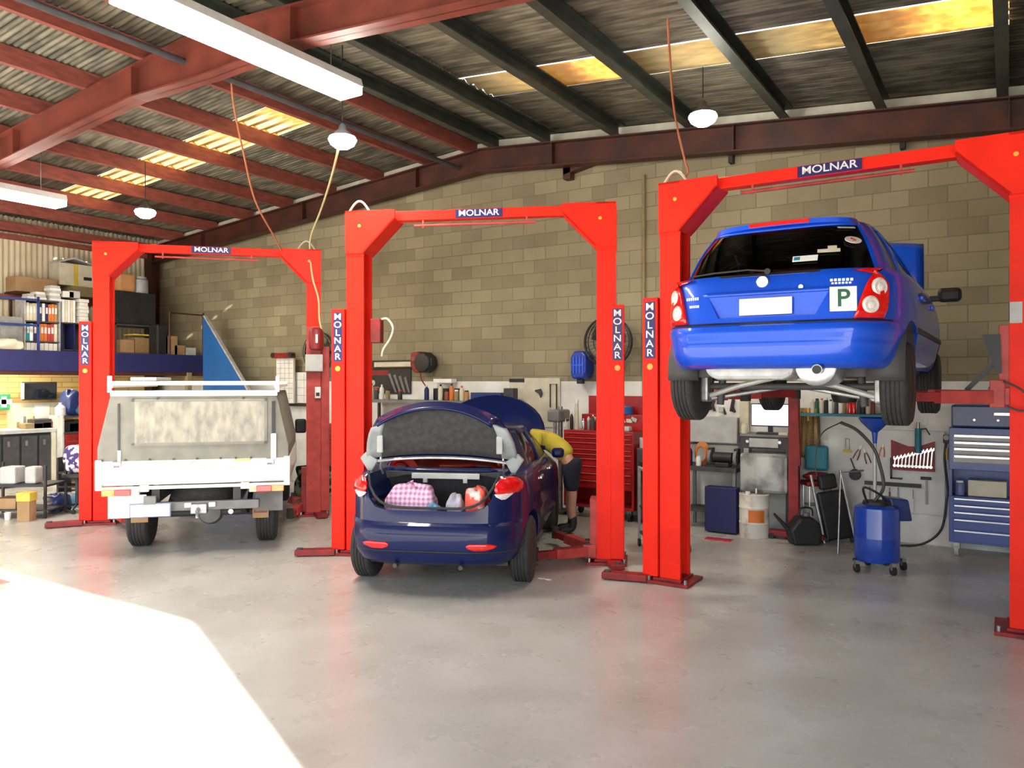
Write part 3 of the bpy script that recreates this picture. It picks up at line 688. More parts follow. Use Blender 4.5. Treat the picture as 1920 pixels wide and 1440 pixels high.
# ---------------------------------------------------------------- dark blue sedan, boot open
def build_sedan():
    c = c2w(-.755, 6.86); r = T('sedan', 'dark blue sedan with its boot open and a pink checked bag inside', 'car', (c[0], c[1], 0), TH-math.radians(8.3))
    W = .885
    tab = [(.26,.14,4.2,.79),(.30,.06,4.28,.84),(.37,.02,4.33,.87),(.50,.0,4.35,W),(.60,.012,4.34,W+.002),(.635,.0,4.33,W+.004),(.66,.035,4.31,W),(.78,.045,4.22,W),(.86,.05,4.0,W-.005),(.95,.065,3.5,W-.02),(1.02,.09,3.2,W-.05),(1.06,.13,3.15,W-.085)]
    S = Surf(tab, 5.0); ya, yfw, R = .72, 3.32, .315
    zs = [.26,.28,.30,.33,.37,.42,.50,.56,.60,.62,.635,.648,.66,.70,.74,.78,.82,.86,.90,.95,.99,1.02,1.045,1.06]
    cut = [arch(W, y, R, .375, .28, 1) for y in (ya, yfw)]+[arch(-W, y, R, .375, .28, -1) for y in (ya, yfw)]
    trunk = MB().prism([(-.40,.765),(.40,.765),(.50,.79),(.56,.86),(.60,.98),(.66,1.2),(-.66,1.2),(-.60,.98),(-.56,.86),(-.50,.79)], -.3, .80).build('cut', 'black')
    well = MB().box(-.55, .55, .13, .80, .50, 1.1).build('cut', 'black')
    lower_body(S, .26, 1.06, 'accent_blue', r, zs=zs, cutters=cut+[trunk, well])
    # boot liner
    MB().box(-.545,.545,.135,.795,.505,.515).box(-.547,-.54,.135,.795,.505,.80).box(.54,.547,.135,.795,.505,.80).box(-.60,.60,.785,.797,.505,1.03).build('boot_liner', 'liner_black', r)
    MB().prism([(-.60,.96),(-.40,1.0),(.40,1.0),(.60,.96),(.62,1.03),(-.62,1.03)], .74, .78).build('parcel_shelf_edge', 'liner_grey', r)
    MB().box(-.34,.34,.715,.735,.965,1.02).build('parcel_strip', 'light_grey', r, bevel=.006)
    for s in (-.2,.2): MB().box(s-.02,s+.02,.70,.735,.93,.97).build('strip_hook', 'light_grey', r)
    m = MB(); pts = []
    for i in range(25):
        f = i/24; x = -.62+1.24*f
        z = 1.08 - .30*(1-abs((f-.5)*2)**6)*1.0
        pts.append((x, S.rear(x, z).y+.025, z+.005))
    MB().tube(pts, .012).build('boot_seal', 'rubber', r, smooth=True)
    # cabin
    G = Surf([(1.04,.74,3.35,.785),(1.20,.98,2.95,.73),(1.40,1.38,2.42,.60)], 4.0)
    tb = [(48,132,'rear_window'),(25,48,None),(2,25,'side_window'),(-2,2,None),(-30,-2,'side_window'),(-48,-30,None),(-132,-48,'windscreen'),
          (132,155,None),(155,178,'side_window_left'),(178,182,None),(182,210,'side_window_left'),(210,228,None)]
    cabin(G, 1.04, 1.40, .05, 'accent_blue', r, tb)
    sh = [Surf([(0,.78,3.2,.74)], 4).p(0, 2*PI*i/48) for i in range(48)]
    MB().prism([(p.x, p.y) for p in sh], 1.06, 1.068, axis='Z').build('parcel_shelf', 'liner_black', r)
    seats(r, [(0,1.25,1.2)], 1.02, 1.14); seats(r, [(-.36,2.1,.48),(.36,2.1,.48)], 1.02, 1.20)
    # lamps
    for sg in (-1, 1):
        rows = [(.915,.60,.30),(.95,.585,.40),(1.0,.59,.42),(1.035,.62,.36),(1.05,.66,.30)]
        wrap_patch(S, rows, sg, .012).build('tail_light', 'lamp_red', r, smooth=True, solid=.02)
        wrap_patch(S, [(.865,.64,.16),(.89,.60,.20),(.915,.585,.24)], sg, .014).build('reversing_light', 'lamp_clear', r, smooth=True, solid=.02)
        rear_patch(S, [(.425,sg*.42,sg*.52),(.445,sg*.36,sg*.60),(.465,sg*.35,sg*.62),(.485,sg*.38,sg*.55)], .006).build('bumper_reflector', 'lamp_red', r, smooth=True, solid=.006)
        MB().cyl((sg*.30,.10,.27), (sg*.30,.02,.27), .02).build('tow_eye', 'dark_grey', r)
    rear_patch(S, [(.395,-.80,.80),(.405,-.79,.79),(.41,-.78,.78)], .004, 30).build('bumper_crease', 'black', r, smooth=True, solid=.004)
    MB().box(-.66,.66,.45,4.1,.20,.27).build('underbody', 'black', r)
    # mirror, handle, rub line
    for sg in (1, -1):
        p = S.side(2.75, .99, sg)
        MB().cbox(p+Vector((sg*.10,0,.06)), (.15,.10,.12)).build('door_mirror', 'accent_blue', r, bevel=.04, seg=3)
        for yy in (1.35, 2.25):
            q = S.side(yy, .93, sg, .012); MB().cbox(q, (.03,.18,.035)).build('door_handle', 'chrome_trim', r, bevel=.008)
        g = [[S.side(y, z, sg, .003) for y in (yy-.004, yy+.004)] for z in (.32,.5,.7,.85,.97)] if False else None
    for y in (ya, yfw):
        for sg in (1, -1): wheel(r, sg*(W-.115), y, R, R, .195, sg)
    # open boot lid: hinged at the rear window base, standing up
    lid = T('boot_lid', None, None, (0,.62,1.12), 0); lid.parent = r
    def lidp(u, v, off=0):           # u -1..1 across, v 0 hinge .. 1 top edge ... 1.35 folded rear skin
        w = .735-.15*min(v,1.1)**2.6
        x = w*u; bow = (1-abs(u)**2.2)
        if v <= 1:
            z = .44*v + .16*bow*v + .055*bow*(1-v); y = -.02-.20*v + .02*bow
        else:
            q = v-1; z = .44+.16*bow - .16*q ; y = -.22+.02*bow - .42*q
        return Vector((x, y+off, z))
    us = [-1+2*i/24 for i in range(25)]
    def rs(u, v0, v1):  return u
    outer = MB().grid([[lidp(u*(1-.0*v), v) for u in us] for v in [0,.15,.3,.5,.7,.85,1,1.06,1.12,1.2,1.28,1.34]])
    outer.build('lid_shell', 'accent_blue', lid, smooth=True, solid=.025)
    inner = MB().grid([[lidp(u*.80, v, -.035) for u in us] for v in [.10,.25,.4,.6,.8,.95]])
    inner.build('lid_liner', 'liner_grey', lid, smooth=True, solid=.02)
    MB().tube([lidp(-.92+1.84*i/20, .03, -.05) for i in range(21)], .018).build('lid_seal', 'alu', lid, smooth=True)
    for sg in (-1, 1):
        g = [[lidp(sg*(.80+.2*i/4), v, -.03) for i in range(5)] for v in (.12,.3,.5,.65,.8)]
        MB().grid(g).build('lid_lamp', 'foil', lid, smooth=True, solid=.03)
        MB().cbox(lidp(sg*.80, .38, -.07), (.06,.03,.17)).build('lamp_cover', 'light_grey', lid, bevel=.01)
        MB().prism([(sg*.62,.04),(sg*.74,.12),(sg*.80,.06),(sg*.70,-.10)], -.10, -.05).build('corner_bracket', 'foil', lid, bevel=.01)
        MB().tube(curve_pts([(sg*.60,-.0,-.10),(sg*.60,-.06,0),(sg*.60,-.06,.12)], 4), .012).build('hinge_strut', 'alu', lid, smooth=True)
    # open bonnet beyond the cabin
    hd = MB().grid([[(x*(1-v**2.6)**.5, 3.05+v*.60, 1.06+.56*v+.10*(1-(x*(1-v**2.6)**.5/.74)**2)+.05*math.sin(PI*v)) for x in [-.74+1.48*i/16 for i in range(17)]] for v in (0,.15,.3,.45,.6,.72,.82,.9,.96,.99,1)])
    hd.build('bonnet', 'accent_blue', r, smooth=True, solid=.03)
    return r
sedan = build_sedan()
def local_to_world(o, p): return Matrix.Translation(o.location) @ o.rotation_euler.to_matrix().to_4x4() @ Vector(p)
def blob(name, cx, cy, cz, sx, sy, sz, mat, label, cat, rz, seed, group=None, amp=.12, parent=None):
    random.seed(seed); rows = []; nu, nv = 22, 12; ph = [random.uniform(0, 6) for _ in range(6)]
    for j in range(nv+1):
        th = PI*j/nv; row = []
        for i in range(nu):
            a = 2*PI*i/nu; k = 1+amp*(math.sin(3*a+ph[0]+2*th)+.6*math.sin(5*a+ph[1])*math.sin(3*th+ph[2])+.5*math.sin(7*th+ph[3]+2*a))
            c, s = math.cos(a), math.sin(a)
            x = sx*spow(c, .55)*math.sin(th)**.6*k; y = sy*spow(s, .55)*math.sin(th)**.6*k; z = sz*spow(math.cos(th), .75)*(k if math.cos(th) > 0 else 1)
            row.append((x, y, z+sz))
        rows.append(row)
    o = MB().grid(rows, closed=True).build(name, mat, parent, smooth=False, loc=(cx, cy, cz), sub=1); o.rotation_euler = (0,0,rz)
    for p in o.data.polygons: p.use_smooth = True
    if label: tag(o, label, cat, group)
    return o
def in_boot(x, y, z): return local_to_world(sedan, (x, y, z))
p = in_boot(-.24,.42,.517); blob('checked_bag', p.x, p.y, p.z, .24, .15, .215, 'pink_check', 'pink checked carry bag in the open boot of the dark sedan', 'bag', sedan.rotation_euler.z, 3)
p = in_boot(-.0,.235,.517); blob('blue_bag', p.x, p.y-.0, p.z, .08, .055, .135, 'light_blue', 'small light blue bag tucked beside the pink checked bag', 'bag', sedan.rotation_euler.z, 5)
p = in_boot(.17,.42,.517); blob('plastic_bag', p.x, p.y, p.z, .075, .11, .17, ramp_mat('pale_bag', (.72,.72,.74), (.42,.38,.52), rough=.4, scale=9), 'crumpled pale plastic bag in the middle of the boot', 'bag', sedan.rotation_euler.z, 8)
p = in_boot(.38,.40,.517); blob('shopping_bag', p.x, p.y, p.z, .11, .16, .205, ramp_mat('red_white_bag', (.80,.10,.06), (.75,.72,.68), rough=.5, scale=7, det_lo=.42, det_hi=.5), 'red and white shopping bag at the right of the boot', 'bag', sedan.rotation_euler.z, 11)
# ---------------------------------------------------------------- bright blue hatchback on the hoist
def build_hatch():
    c = c2w(1.755, 5.44); r = T('hatchback', 'bright blue hatchback raised on the right hoist', 'car', (c[0], c[1], 1.68), 0)
    W = .89
    tab = [(.33,.10,4.0,.80),(.36,.04,4.15,.83),(.41,.01,4.2,.85),(.46,.0,4.22,.862),(.50,-.005,4.22,.868),(.515,.0,4.22,.87),(.60,.0,4.2,W),(.635,.012,4.18,W),(.655,.05,4.16,W),(.665,.075,4.15,W),(.80,.095,4.05,W),(.90,.12,3.7,W-.005),(.98,.15,3.35,W-.02),(1.02,.18,3.2,W-.04)]
    S = Surf(tab, 5.2); ya, yfw, R = .78, 3.38, .305
    zs = [.33,.343,.36,.385,.41,.435,.46,.48,.50,.515,.54,.57,.60,.62,.635,.648,.655,.66,.665,.70,.74,.78,.82,.86,.90,.94,.98,1.0,1.02]
    cut = [arch(sg*W, y, .315, .365, .30, sg) for y in (ya, yfw) for sg in (1,-1)]
    plate_rec = MB().prism([(-.34,.70),(.34,.70),(.42,.86),(-.42,.86)], -.3, .12).build('cut', 'black')
    lower_body(S, .33, 1.02, 'mazda_blue', r, zs=zs, cutters=cut+[plate_rec])
    G = Surf([(1.0,.17,3.45,.80),(1.12,.25,3.15,.755),(1.25,.34,2.85,.70),(1.41,.50,2.45,.60)], 4.6)
    tb = [(46,134,'rear_window'),(24,46,None),(14,24,'side_window'),(10,14,None),(-4,10,'side_window'),(-8,-4,None),(-28,-8,'side_window'),(-46,-28,None),(-134,-46,'windscreen'),
          (134,156,None),(156,184,'side_window_left'),(184,188,None),(188,208,'side_window_left'),(208,226,None)]
    cabin(G, 1.0, 1.41, .045, 'mazda_blue', r, tb, glass='dark_glass', fb=.03, ft=.93)
    sh = [Surf([(0,.30,3.2,.76)], 4).p(0, 2*PI*i/48) for i in range(48)]
    MB().prism([(p.x, p.y) for p in sh], 1.02, 1.03, axis='Z').build('parcel_shelf', 'liner_black', r)
    MB().prism([(p.x*.78, p.y*.62+.85) for p in sh], 1.395, 1.40, axis='Z').build('headlining', 'liner_grey', r)
    seats(r, [(0,1.05,1.15)], .98, 1.15); seats(r, [(-.36,1.9,.46),(.36,1.9,.46)], .98, 1.2)
    # roof spoiler with high stop lamp
    sp = MB().grid([[Vector((x, G.rear(x,1.405).y+dy, 1.425+dz+.02*(1-(x/.6)**2))) for x in [-.50+1.0*i/24 for i in range(25)]] for dy, dz in ((.30,.022),(.10,.018),(-.02,.0),(-.02,-.03),(.02,-.035),(.12,-.025))])
    sp.build('roof_spoiler', 'mazda_blue', r, smooth=True, solid=.01)
    MB().grid([[Vector((x, G.rear(x,1.405).y-.028, z+.02*(1-(x/.6)**2))) for x in [-.22+.44*i/10 for i in range(11)]] for z in (1.398,1.427)]).build('high_stop_lamp', 'lamp_red', r, solid=.008)
    # tailgate details
    rear_patch(S, [(.648,-.80,.80),(.655,-.79,.79),(.661,-.78,.78)], .004, 40).build('tailgate_gap', 'black', r, solid=.006)
    rear_patch(G, [(1.004,-.73,.73),(1.022,-.72,.72)], .006, 30).build('window_trim', 'black', r, solid=.006)
    rear_patch(S, [(.862,-.45,.45),(.875,-.46,.46),(.888,-.44,.44)], .012, 20).build('tailgate_grip', 'mazda_blue', r, smooth=True, solid=.015)
    MB().box(-.185,.185,.085,.092,.715,.835).build('number_plate', 'plate_white', r, bevel=.004)
    MB().box(-.345,.345,.119,.121,.70,.86).build('plate_recess', 'mazda_blue', r)
    y0 = S.rear(0,.965).y
    t_ = MB().lathe([(.040,-.008),(.046,0),(.040,.008),(.034,0)], (0,0,0), axis='Y', n=28)
    bd = t_.build('badge', 'chrome_trim', r, smooth=True, loc=(-.03, y0-.012, .955))
    MB().tube([(-.036,0,.012),(-.018,0,.004),(0,0,-.010),(.018,0,.004),(.036,0,.012)], .005).build('emblem_wing', 'chrome_trim', bd)
    MB().cyl((.24, S.rear(.24,.90).y-.004, .90), (.24, S.rear(.24,.90).y-.02, .90), .016).build('tailgate_lock', 'chrome_trim', r, smooth=True)
    for i, (x, z, w, h) in enumerate(((.50,.935,.15,.018),(.50,.912,.13,.012),(-.55,.86,.11,.022),(-.53,.80,.085,.02))):
        p0 = S.rear(x, z, .004); mm = MB()
        k = 6
        for q in range(k):
            xa = x-w/2+w*q/k; p = S.rear(xa+w/k*.4, z, .005); mm.cbox(p, (w/k*.7,.004,h), (0,0,0))
        mm.build('chrome_lettering', 'chrome_trim', r)
    # P plate
    p = S.rear(.515,.80,.012); a = math.atan2(S.rear(.60,.80).y-S.rear(.43,.80).y, .17)
    pp = MB().box(-.085,.085,-.002,.002,-.085,.085).build('learner_plate', 'plate_white', r, loc=p); pp.rotation_euler = (-.12,0,a); pp['label'] = 'white square plate with a green letter P'
    text('lettering', 'P', .17, 'green_dark', pp, (0,-.004,0), sx=1.0)
    # lamps
    for sg in (-1, 1):
        rows = [(.668,.575,.24),(.72,.59,.27),(.80,.61,.29),(.90,.64,.30),(.95,.66,.28),(.985,.685,.25),(1.005,.72,.20)]
        wrap_patch(S, rows, sg, .016, 16).build('tail_light', 'lamp_red', r, smooth=True, solid=.03)
        for z, xx, rr in ((.878,.725,.066),(.755,.68,.062)):
            q = S.rear(sg*xx, z, .034); ang = math.atan2((S.rear(sg*xx+.03, z).y-S.rear(sg*xx-.03, z).y), .06)
            l = MB().lathe([(rr,.022),(rr,-.004),(rr*.8,-.014),(rr*.45,-.012),(rr*.4,-.02),(.005,-.026)], axis='Y', n=28).build('round_lamp', 'lamp_clear', r, smooth=True, loc=q)
            l.rotation_euler = (0,0,ang)
    # window stickers, wiper
    def sticker(x, z, w, h, mat, nm='sticker', n=20):
        p = G.rear(x, z, .010); a = math.atan2(G.rear(x+.05, z).y-G.rear(x-.05, z).y, .1); t = math.atan2(G.rear(x, z+.05).y-G.rear(x, z-.05).y, .1)
        pts = [(w/2*math.cos(2*PI*i/n), h/2*math.sin(2*PI*i/n)) for i in range(n)] if nm == 'oval_sticker' else [(-w/2,-h/2),(w/2,-h/2),(w/2,h/2),(-w/2,h/2)]
        o = MB().prism(pts, -.002, .002).build(nm, mat, r, loc=p); o.rotation_euler = (-t,0,a); return o
    o = sticker(.53, 1.245, .125, .085, 'white', 'oval_sticker'); o['label'] = 'white oval sticker with a red mark'
    text('sticker_mark', '%', .05, 'lamp_red', o, (0,-.004,0))
    o = sticker(.24, 1.115, .17, .05, 'white', 'sticker'); o['label'] = 'white rectangular sticker'
    MB().box(-.075,-.035,-.004,-.002,-.015,.015).build('sticker_mark', 'teal', o)
    sticker(.39, 1.165, .15, .03, 'cream', 'sticker'); sticker(.41, 1.185, .06, .04, 'cream', 'sticker')
    sticker(.47, 1.355, .13, .016, 'light_grey', 'sticker')
    pts = [G.rear(x, z, .03) for x, z in ((.0,1.035),(-.15,1.055),(-.40,1.05),(-.6,1.048))]
    MB().tube(pts, .008).build('rear_wiper', 'black', r)
    MB().cyl(G.rear(0,1.03,.0), G.rear(0,1.03,.045), .022).build('wiper_hub', 'black', r, smooth=True)
    # sides
    for sg in (1, -1):
        p = S.side(2.85, .98, sg); bd = MB().cbox(p+Vector((sg*.145,0,.075)), (.20,.10,.135)).build('door_mirror', 'black', r, bevel=.045, seg=4)
        MB().cbox(p+Vector((sg*.03,0,.045)), (.12,.06,.05)).build('mirror_arm', 'black', r, bevel=.01)
        for yy in (1.25, 2.2):
            q = S.side(yy, .88, sg, .012); MB().cbox(q, (.03,.17,.035)).build('door_handle', 'mazda_blue', r, bevel=.008)
        MB().grid([[S.side(.95+i*.1, z, sg, .004) for i in range(24)] for z in (.60,.64)]).build('side_moulding', 'black', r, solid=.012)
        for yy in (1.42, 2.42): MB().grid([[S.side(yy+d, z, sg, .002) for d in (-.004,.004)] for z in (.36,.5,.7,.85,.97,1.01)]).build('door_gap', 'black', r)
    # bonnet up
    hd = MB().grid([[(x*(1-.06*v), 3.30+v*.50, 1.02+.68*v+.05*(1-(x/.70)**2)+.04*math.sin(PI*v)) for x in [-.74+1.48*i/16 for i in range(17)]] for v in [j/8 for j in range(9)]])
    hd.build('bonnet', 'mazda_blue', r, smooth=True, solid=.03)
    # underside
    MB().prism([(-.72,.31),(-.66,.27),(.66,.27),(.72,.31),(.72,.36),(-.72,.36)], .45, 4.0).build('underbody', 'dark_grey', r, bevel=.01)
    MB().prism([(-.45,.28),(-.38,.25),(.10,.25),(.16,.28),(.20,.38),(-.50,.38)], .18, .62).build('spare_wheel_well', 'galv', r, bevel=.03)
    MB().lathe([(.02,-.27),(.10,-.27),(.135,-.25),(.14,-.2),(.14,.22),(.10,.24)], (.33,.40,.345), axis='Y', n=28).build('muffler', 'alu', r, smooth=True).scale = (1,1,1)
    MB().cyl((.36,.16,.33), (.36,.03,.32), .036, n=20).build('tail_pipe', 'steel', r, smooth=True)
    MB().cyl((.36,.028,.32), (.36,.024,.32), .029, n=20).build('pipe_mouth', 'black', r)
    MB().tube(curve_pts([(.33,.6,.26),(.30,1.0,.24),(.1,1.6,.22),(.08,3.0,.2)], 5), .028).build('exhaust_pipe', 'steel', r, smooth=True)
    for sg in (1, -1):
        MB().tube([(sg*.02,.62,.28),(sg*.35,.72,.21),(sg*.64,.78,.12)], .022).build('suspension_link', 'galv', r, smooth=True)
        MB().tube([(sg*.05,.95,.20),(sg*.64,.82,.10)], .02).build('suspension_link', 'steel', r, smooth=True)
        MB().cyl((sg*.55,.80,.05),(sg*.50,.78,.50), .03, n=12).build('shock_absorber', 'dark_grey', r, smooth=True)
        MB().cbox((sg*.66,.78,.20),(.07,.14,.26)).build('hub_carrier', 'steel', r, bevel=.02)
        w2 = MB().grid([[ (sg*(W-.28+.25*q), ya+.355*math.cos(a), .315+.355*math.sin(a)) for q in (0,1)] for a in [PI*i/16 for i in range(-1,18)]])
        w2.build('wheel_arch_liner', 'dark_grey', r, smooth=True, solid=.006)
    MB().cbox((-.02,.64,.285),(.22,.10,.07)).build('crossmember', 'galv', r, bevel=.012)
    MB().cyl((-.75,.78,.2),(.75,.78,.2), .028, n=12).build('rear_axle', 'dark_grey', r, smooth=True)
    MB().lathe([(.05,-.03),(.11,-.02),(.13,.04),(.13,.20)], (.06,2.9,.05), n=24).build('oil_sump', 'black', r, smooth=True)
    for y in (ya, yfw):
        for sg in (1, -1): wheel(r, sg*(W-.112), y, R-.085, R, .19, sg)
    return r
hatch = build_hatch()
# ---------------------------------------------------------------- white ute with canvas canopy
def build_ute():
    c = c2w(-3.46, 8.46); r = T('ute', 'white tray ute with a grey canvas canopy', 'car', (c[0], c[1], 0), TH+math.radians(13.8))
    W = .99
    # tray: deck and drop sides
    MB().box(-W,W,.03,2.5,.80,.86).build('tray_deck', 'galv', r)
    MB().box(-W,W,0,.035,.815,1.065).build('tailgate', 'white_paint', r, bevel=.008)
    for sg in (-1,1):
        a, b = sorted((sg*(W-.03), sg*W)); MB().box(a,b,.04,2.5,.815,1.065).build('drop_side', 'white_paint', r, bevel=.006)
        a, b = sorted((sg*(W-.06), sg*(W+.005))); MB().box(a,b,-.02,.04,.76,1.08).build('corner_post', 'white_paint', r, bevel=.006)
        x = sg*.78
        MB().cbox((x,-.015,1.03),(.09,.03,.07)).build('latch', 'chrome_trim', r, bevel=.008)
        MB().cyl((x-.03,-.03,1.01),(x+.03,-.03,1.01),.012,n=8).build('latch_pin', 'steel', r)
    MB().box(-W,W,.0,.05,.755,.79).build('rear_rail', 'white_paint', r)
    [MB().box(a,b,-.004,-.001,c,d).build('faded_mark', 'light_grey', r) for a,b,c,d in ((-.03,.12,.96,.975),(.28,.50,.955,.968),(-.76,-.66,.88,.895))]
    MB().box(.40,.58,-.006,-.001,1.045,1.062).build('yellow_tape', 'yellow', r)
    # canopy: lower wide, upper narrow
    zb, zm, zt = 1.06, 1.20, 1.80
    def hw(z): return W-.01 if z <= zm else (W-.01)+(-.135)*(z-zm)/(zt-zm)
    prof = [(-hw(zb),zb),(-hw(zm),zm),(-hw(zt),zt),(hw(zt),zt),(hw(zm),zm),(hw(zb),zb)]
    MB().prism(prof, .012, 2.42).build('canopy', 'canvas', r, bevel=.012)
    MB().box(-.85,.86,-.01,.03,1.76,1.82).build('canopy_rail', 'white_paint', r, bevel=.006)
    MB().box(-.61,.72,-.004,.008,1.255,1.70).build('canopy_window', 'clear_vinyl', r)
    for x0,x1,z0,z1 in ((-.64,-.61,1.23,1.73),(.72,.75,1.23,1.73),(-.64,.75,1.70,1.73),(-.64,.75,1.225,1.255)):
        MB().box(x0,x1,-.006,.010,z0,z1).build('window_hem', 'canvas', r)
    MB().box(-.775,-.755,-.006,.01,1.18,1.68).build('zip', 'dark_grey', r)
    MB().box(-.775,-.745,-.010,.005,1.06,1.18).build('strap_end', 'white', r)
    MB().box(.80,.835,-.012,.01,1.34,1.70).build('strap', 'black', r)
    MB().box(.79,.85,-.03,.005,1.05,1.34).build('strap_end', 'white_paint', r, bevel=.012)
    for x in (-.38,.50): MB().cyl((x,.012,1.735),(x,-.006,1.735),.014).build('press_stud', 'dark_grey', r)
    pts = []; xs = [-.93,-.83,-.70,-.58,-.46,-.34,-.22,-.10,.02,.14,.26]
    for k, x in enumerate(xs): pts.append((x, -.008, (1.065,.99)[k%2]))
    MB().tube(curve_pts(pts, 4), .006).build('lacing_rope', 'galv', r, smooth=True)
    for x in xs[::2]+[.42,.58]: MB().cyl((x,.0,1.075),(x,-.012,1.075),.012,n=10).build('rope_hook', 'dark_grey', r)
    # roof rack
    for z in (1.90,):
        MB().box(-.86,.87,-.0,.05,z-.022,z+.022).build('rack_bar', 'white_paint', r, bevel=.006)
        MB().box(-.86,.87,2.3,2.35,z-.022,z+.022).build('rack_bar', 'white_paint', r, bevel=.006)
    for sg in (-1,1):
        MB().box(sg*.85-.025,sg*.85+.025,.0,2.35,1.85,1.885).build('rack_side', 'white_paint', r, bevel=.005)
        MB().box(sg*.86-.02,sg*.86+.02,-.0,.05,1.80,1.98).build('rack_post', 'white_paint', r, bevel=.005)
    MB().box(-.66,-.40,.03,.9,1.925,1.965).build('rack_load', 'light_grey', r, bevel=.01)
    # lamps, flaps, plate
    for sg in (-1,1):
        o = sg
        def bx(a, b, *q): lo, hi = sorted((o*a, o*b)); return MB().box(lo, hi, *q)
        bx(.80,.93,-.03,.03,.695,.765).build('indicator_light', 'lamp_orange', r, bevel=.006)
        bx(.64,.80,-.03,.03,.695,.765).build('tail_light', 'lamp_red', r, bevel=.006)
        bx(.56,.64,-.03,.03,.695,.765).build('reversing_light', 'cream', r, bevel=.006)
        bx(.47,.56,-.01,.05,.73,.80).build('bracket', 'white_paint', r, bevel=.005)
        bx(.56,.74,.42,.435,.33,.50).build('mud_flap', 'cardboard', r, bevel=.004)
        bx(.575,.725,.415,.42,.39,.42).build('flap_print', 'purlin_red', r)
    MB().box(-.88,-.50,.03,.045,.45,.695).build('white_flap', 'white_paint', r)
    MB().box(.60,.90,.36,.38,.42,.70).build('guard_panel', 'grey', r)
    MB().box(-.64,-.25,-.06,-.052,.47,.60).build('number_plate', 'plate_white', r, bevel=.004)
    MB().box(-.65,-.24,-.050,-.044,.462,.612).build('plate_frame', 'plate_blue', r)
    MB().cbox((-.45,-.03,.64),(.12,.06,.09)).build('plate_bracket', 'grey', r)
    # chassis, tow bar, spare
    for sg in (-.42,.42): MB().box(sg-.04,sg+.04,.1,4.6,.60,.74).build('chassis_rail', 'dark_grey', r)
    MB().box(-.60,.66,.06,.14,.50,.60).build('tow_bar', 'grey', r, bevel=.01)
    MB().box(-.05,.12,-.0,.10,.47,.58).build('tow_bracket', 'steel', r, bevel=.01)
    MB().tube([(.03,.0,.52),(.03,-.08,.51),(.03,-.09,.44)], .022).build('tow_tongue', 'steel', r)
    for x in (-.08,.17): MB().cbox((x,.03,.565),(.07,.04,.05)).build('tow_bolt', 'white', r, bevel=.006)
    MB().lathe([(.20,-.09),(.34,-.09),(.37,-.05),(.37,.05),(.34,.09),(.20,.09)], (.02,.62,.64), n=40).build('spare_tyre', 'rubber', r, smooth=True)
    MB().cyl((-.60,.82,.36),(.60,.82,.36),.045,n=14).build('rear_axle', 'dark_grey', r, smooth=True)
    MB().lathe([(.03,-.14),(.12,-.10),(.15,0),(.12,.10),(.03,.14)], (.05,.84,.36), axis='Y', n=20).build('differential', 'grey', r, smooth=True)
    for sg in (-.46,.46): MB().grid([[(sg+d, .25+.12*i, .36+.012*(i-5)**2*.6) for d in (-.03,.03)] for i in range(11)]).build('leaf_spring', 'dark_grey', r, solid=.04)
    MB().tube([(.35,.15,.46),(.35,.9,.42),(.3,2.5,.4)], .03).build('exhaust_pipe', 'steel', r, smooth=True)
    # cab and bonnet
    S = Surf([(.55,2.56,4.9,.84),(.75,2.54,4.98,.86),(.95,2.54,4.95,.86),(1.05,2.55,4.80,.85),(1.12,2.56,4.4,.82)], 6.0)
    yfw = 4.05
    lower_body(S, .55, 1.12, 'white_paint', r, nz=10, nt=96, cutters=[arch(sg*.86, yfw, .36, .42, .3, sg) for sg in (1,-1)])
    G = Surf([(1.11,2.57,4.0,.80),(1.68,2.62,3.45,.70)], 5.0)
    tb = [(48,132,'rear_window'),(40,48,None),(-30,40,'side_window'),(-48,-30,None),(-132,-48,'windscreen'),(132,140,None),(140,210,'side_window_left'),(210,228,None)]
    cabin(G, 1.11, 1.66, .05, 'white_paint', r, tb, glass='dark_glass')
    for sg in (1,-1): MB().cbox((sg*1.02,3.55,1.22),(.17,.08,.22)).build('door_mirror', 'black', r, bevel=.03)
    for sg in (1,-1):
        wheel(r, sg*.70, .82, .36, .36, .23, sg, 'steel'); wheel(r, sg*.72, yfw, .36, .36, .22, sg, 'steel')
    return r
ute = build_ute()
# ================================================================ THINGS ALONG THE BACK WALL
def bxw(u0, v0, u1, v1, y, d):       # box measured in the picture with its front on plane y, depth d
    x0, x1, z0, z1 = rect(u0, v0, u1, v1, y); return x0, x1, y, y+d, z0, z1
def thing(name, label, cat, x0, x1, y0, y1, z0, z1, group=None):
    r = T(name, label, cat, ((x0+x1)/2, (y0+y1)/2, z0), 0, group); return r, (x1-x0)/2, (y1-y0)/2, z1-z0
def simple(name, mb, mat, label, cat, group=None, **k):
    return tag(mb.build(name, mat, **k), label, cat, group)
def bottle(x, y, z, r, h, mat, label, cap='white', cat='bottle', group=None, name='bottle', neck=.38):
    o = T(name, label, cat, (x, y, z), 0, group)
    MB().lathe([(r*.9,0),(r,.01),(r,h*.68),(r*.8,h*.78),(r*neck,h*.86),(r*neck,h*.9)], n=16).build('bottle_body', mat, o, smooth=True)
    MB().cyl((0,0,h*.89),(0,0,h), r*neck*1.15, n=12).build('cap', cap, o, smooth=True); return o
def can(x, y, z, r, h, mat, label, cat='can', group=None, name='spray_can', cap='white'):
    o = T(name, label, cat, (x, y, z), 0, group)
    MB().lathe([(r*.95,0),(r,.006),(r,h*.80),(r*.85,h*.86)], n=16).build('can_body', mat, o, smooth=True)
    MB().cyl((0,0,h*.85),(0,0,h), r*.8, n=12).build('cap', cap, o, smooth=True); return o
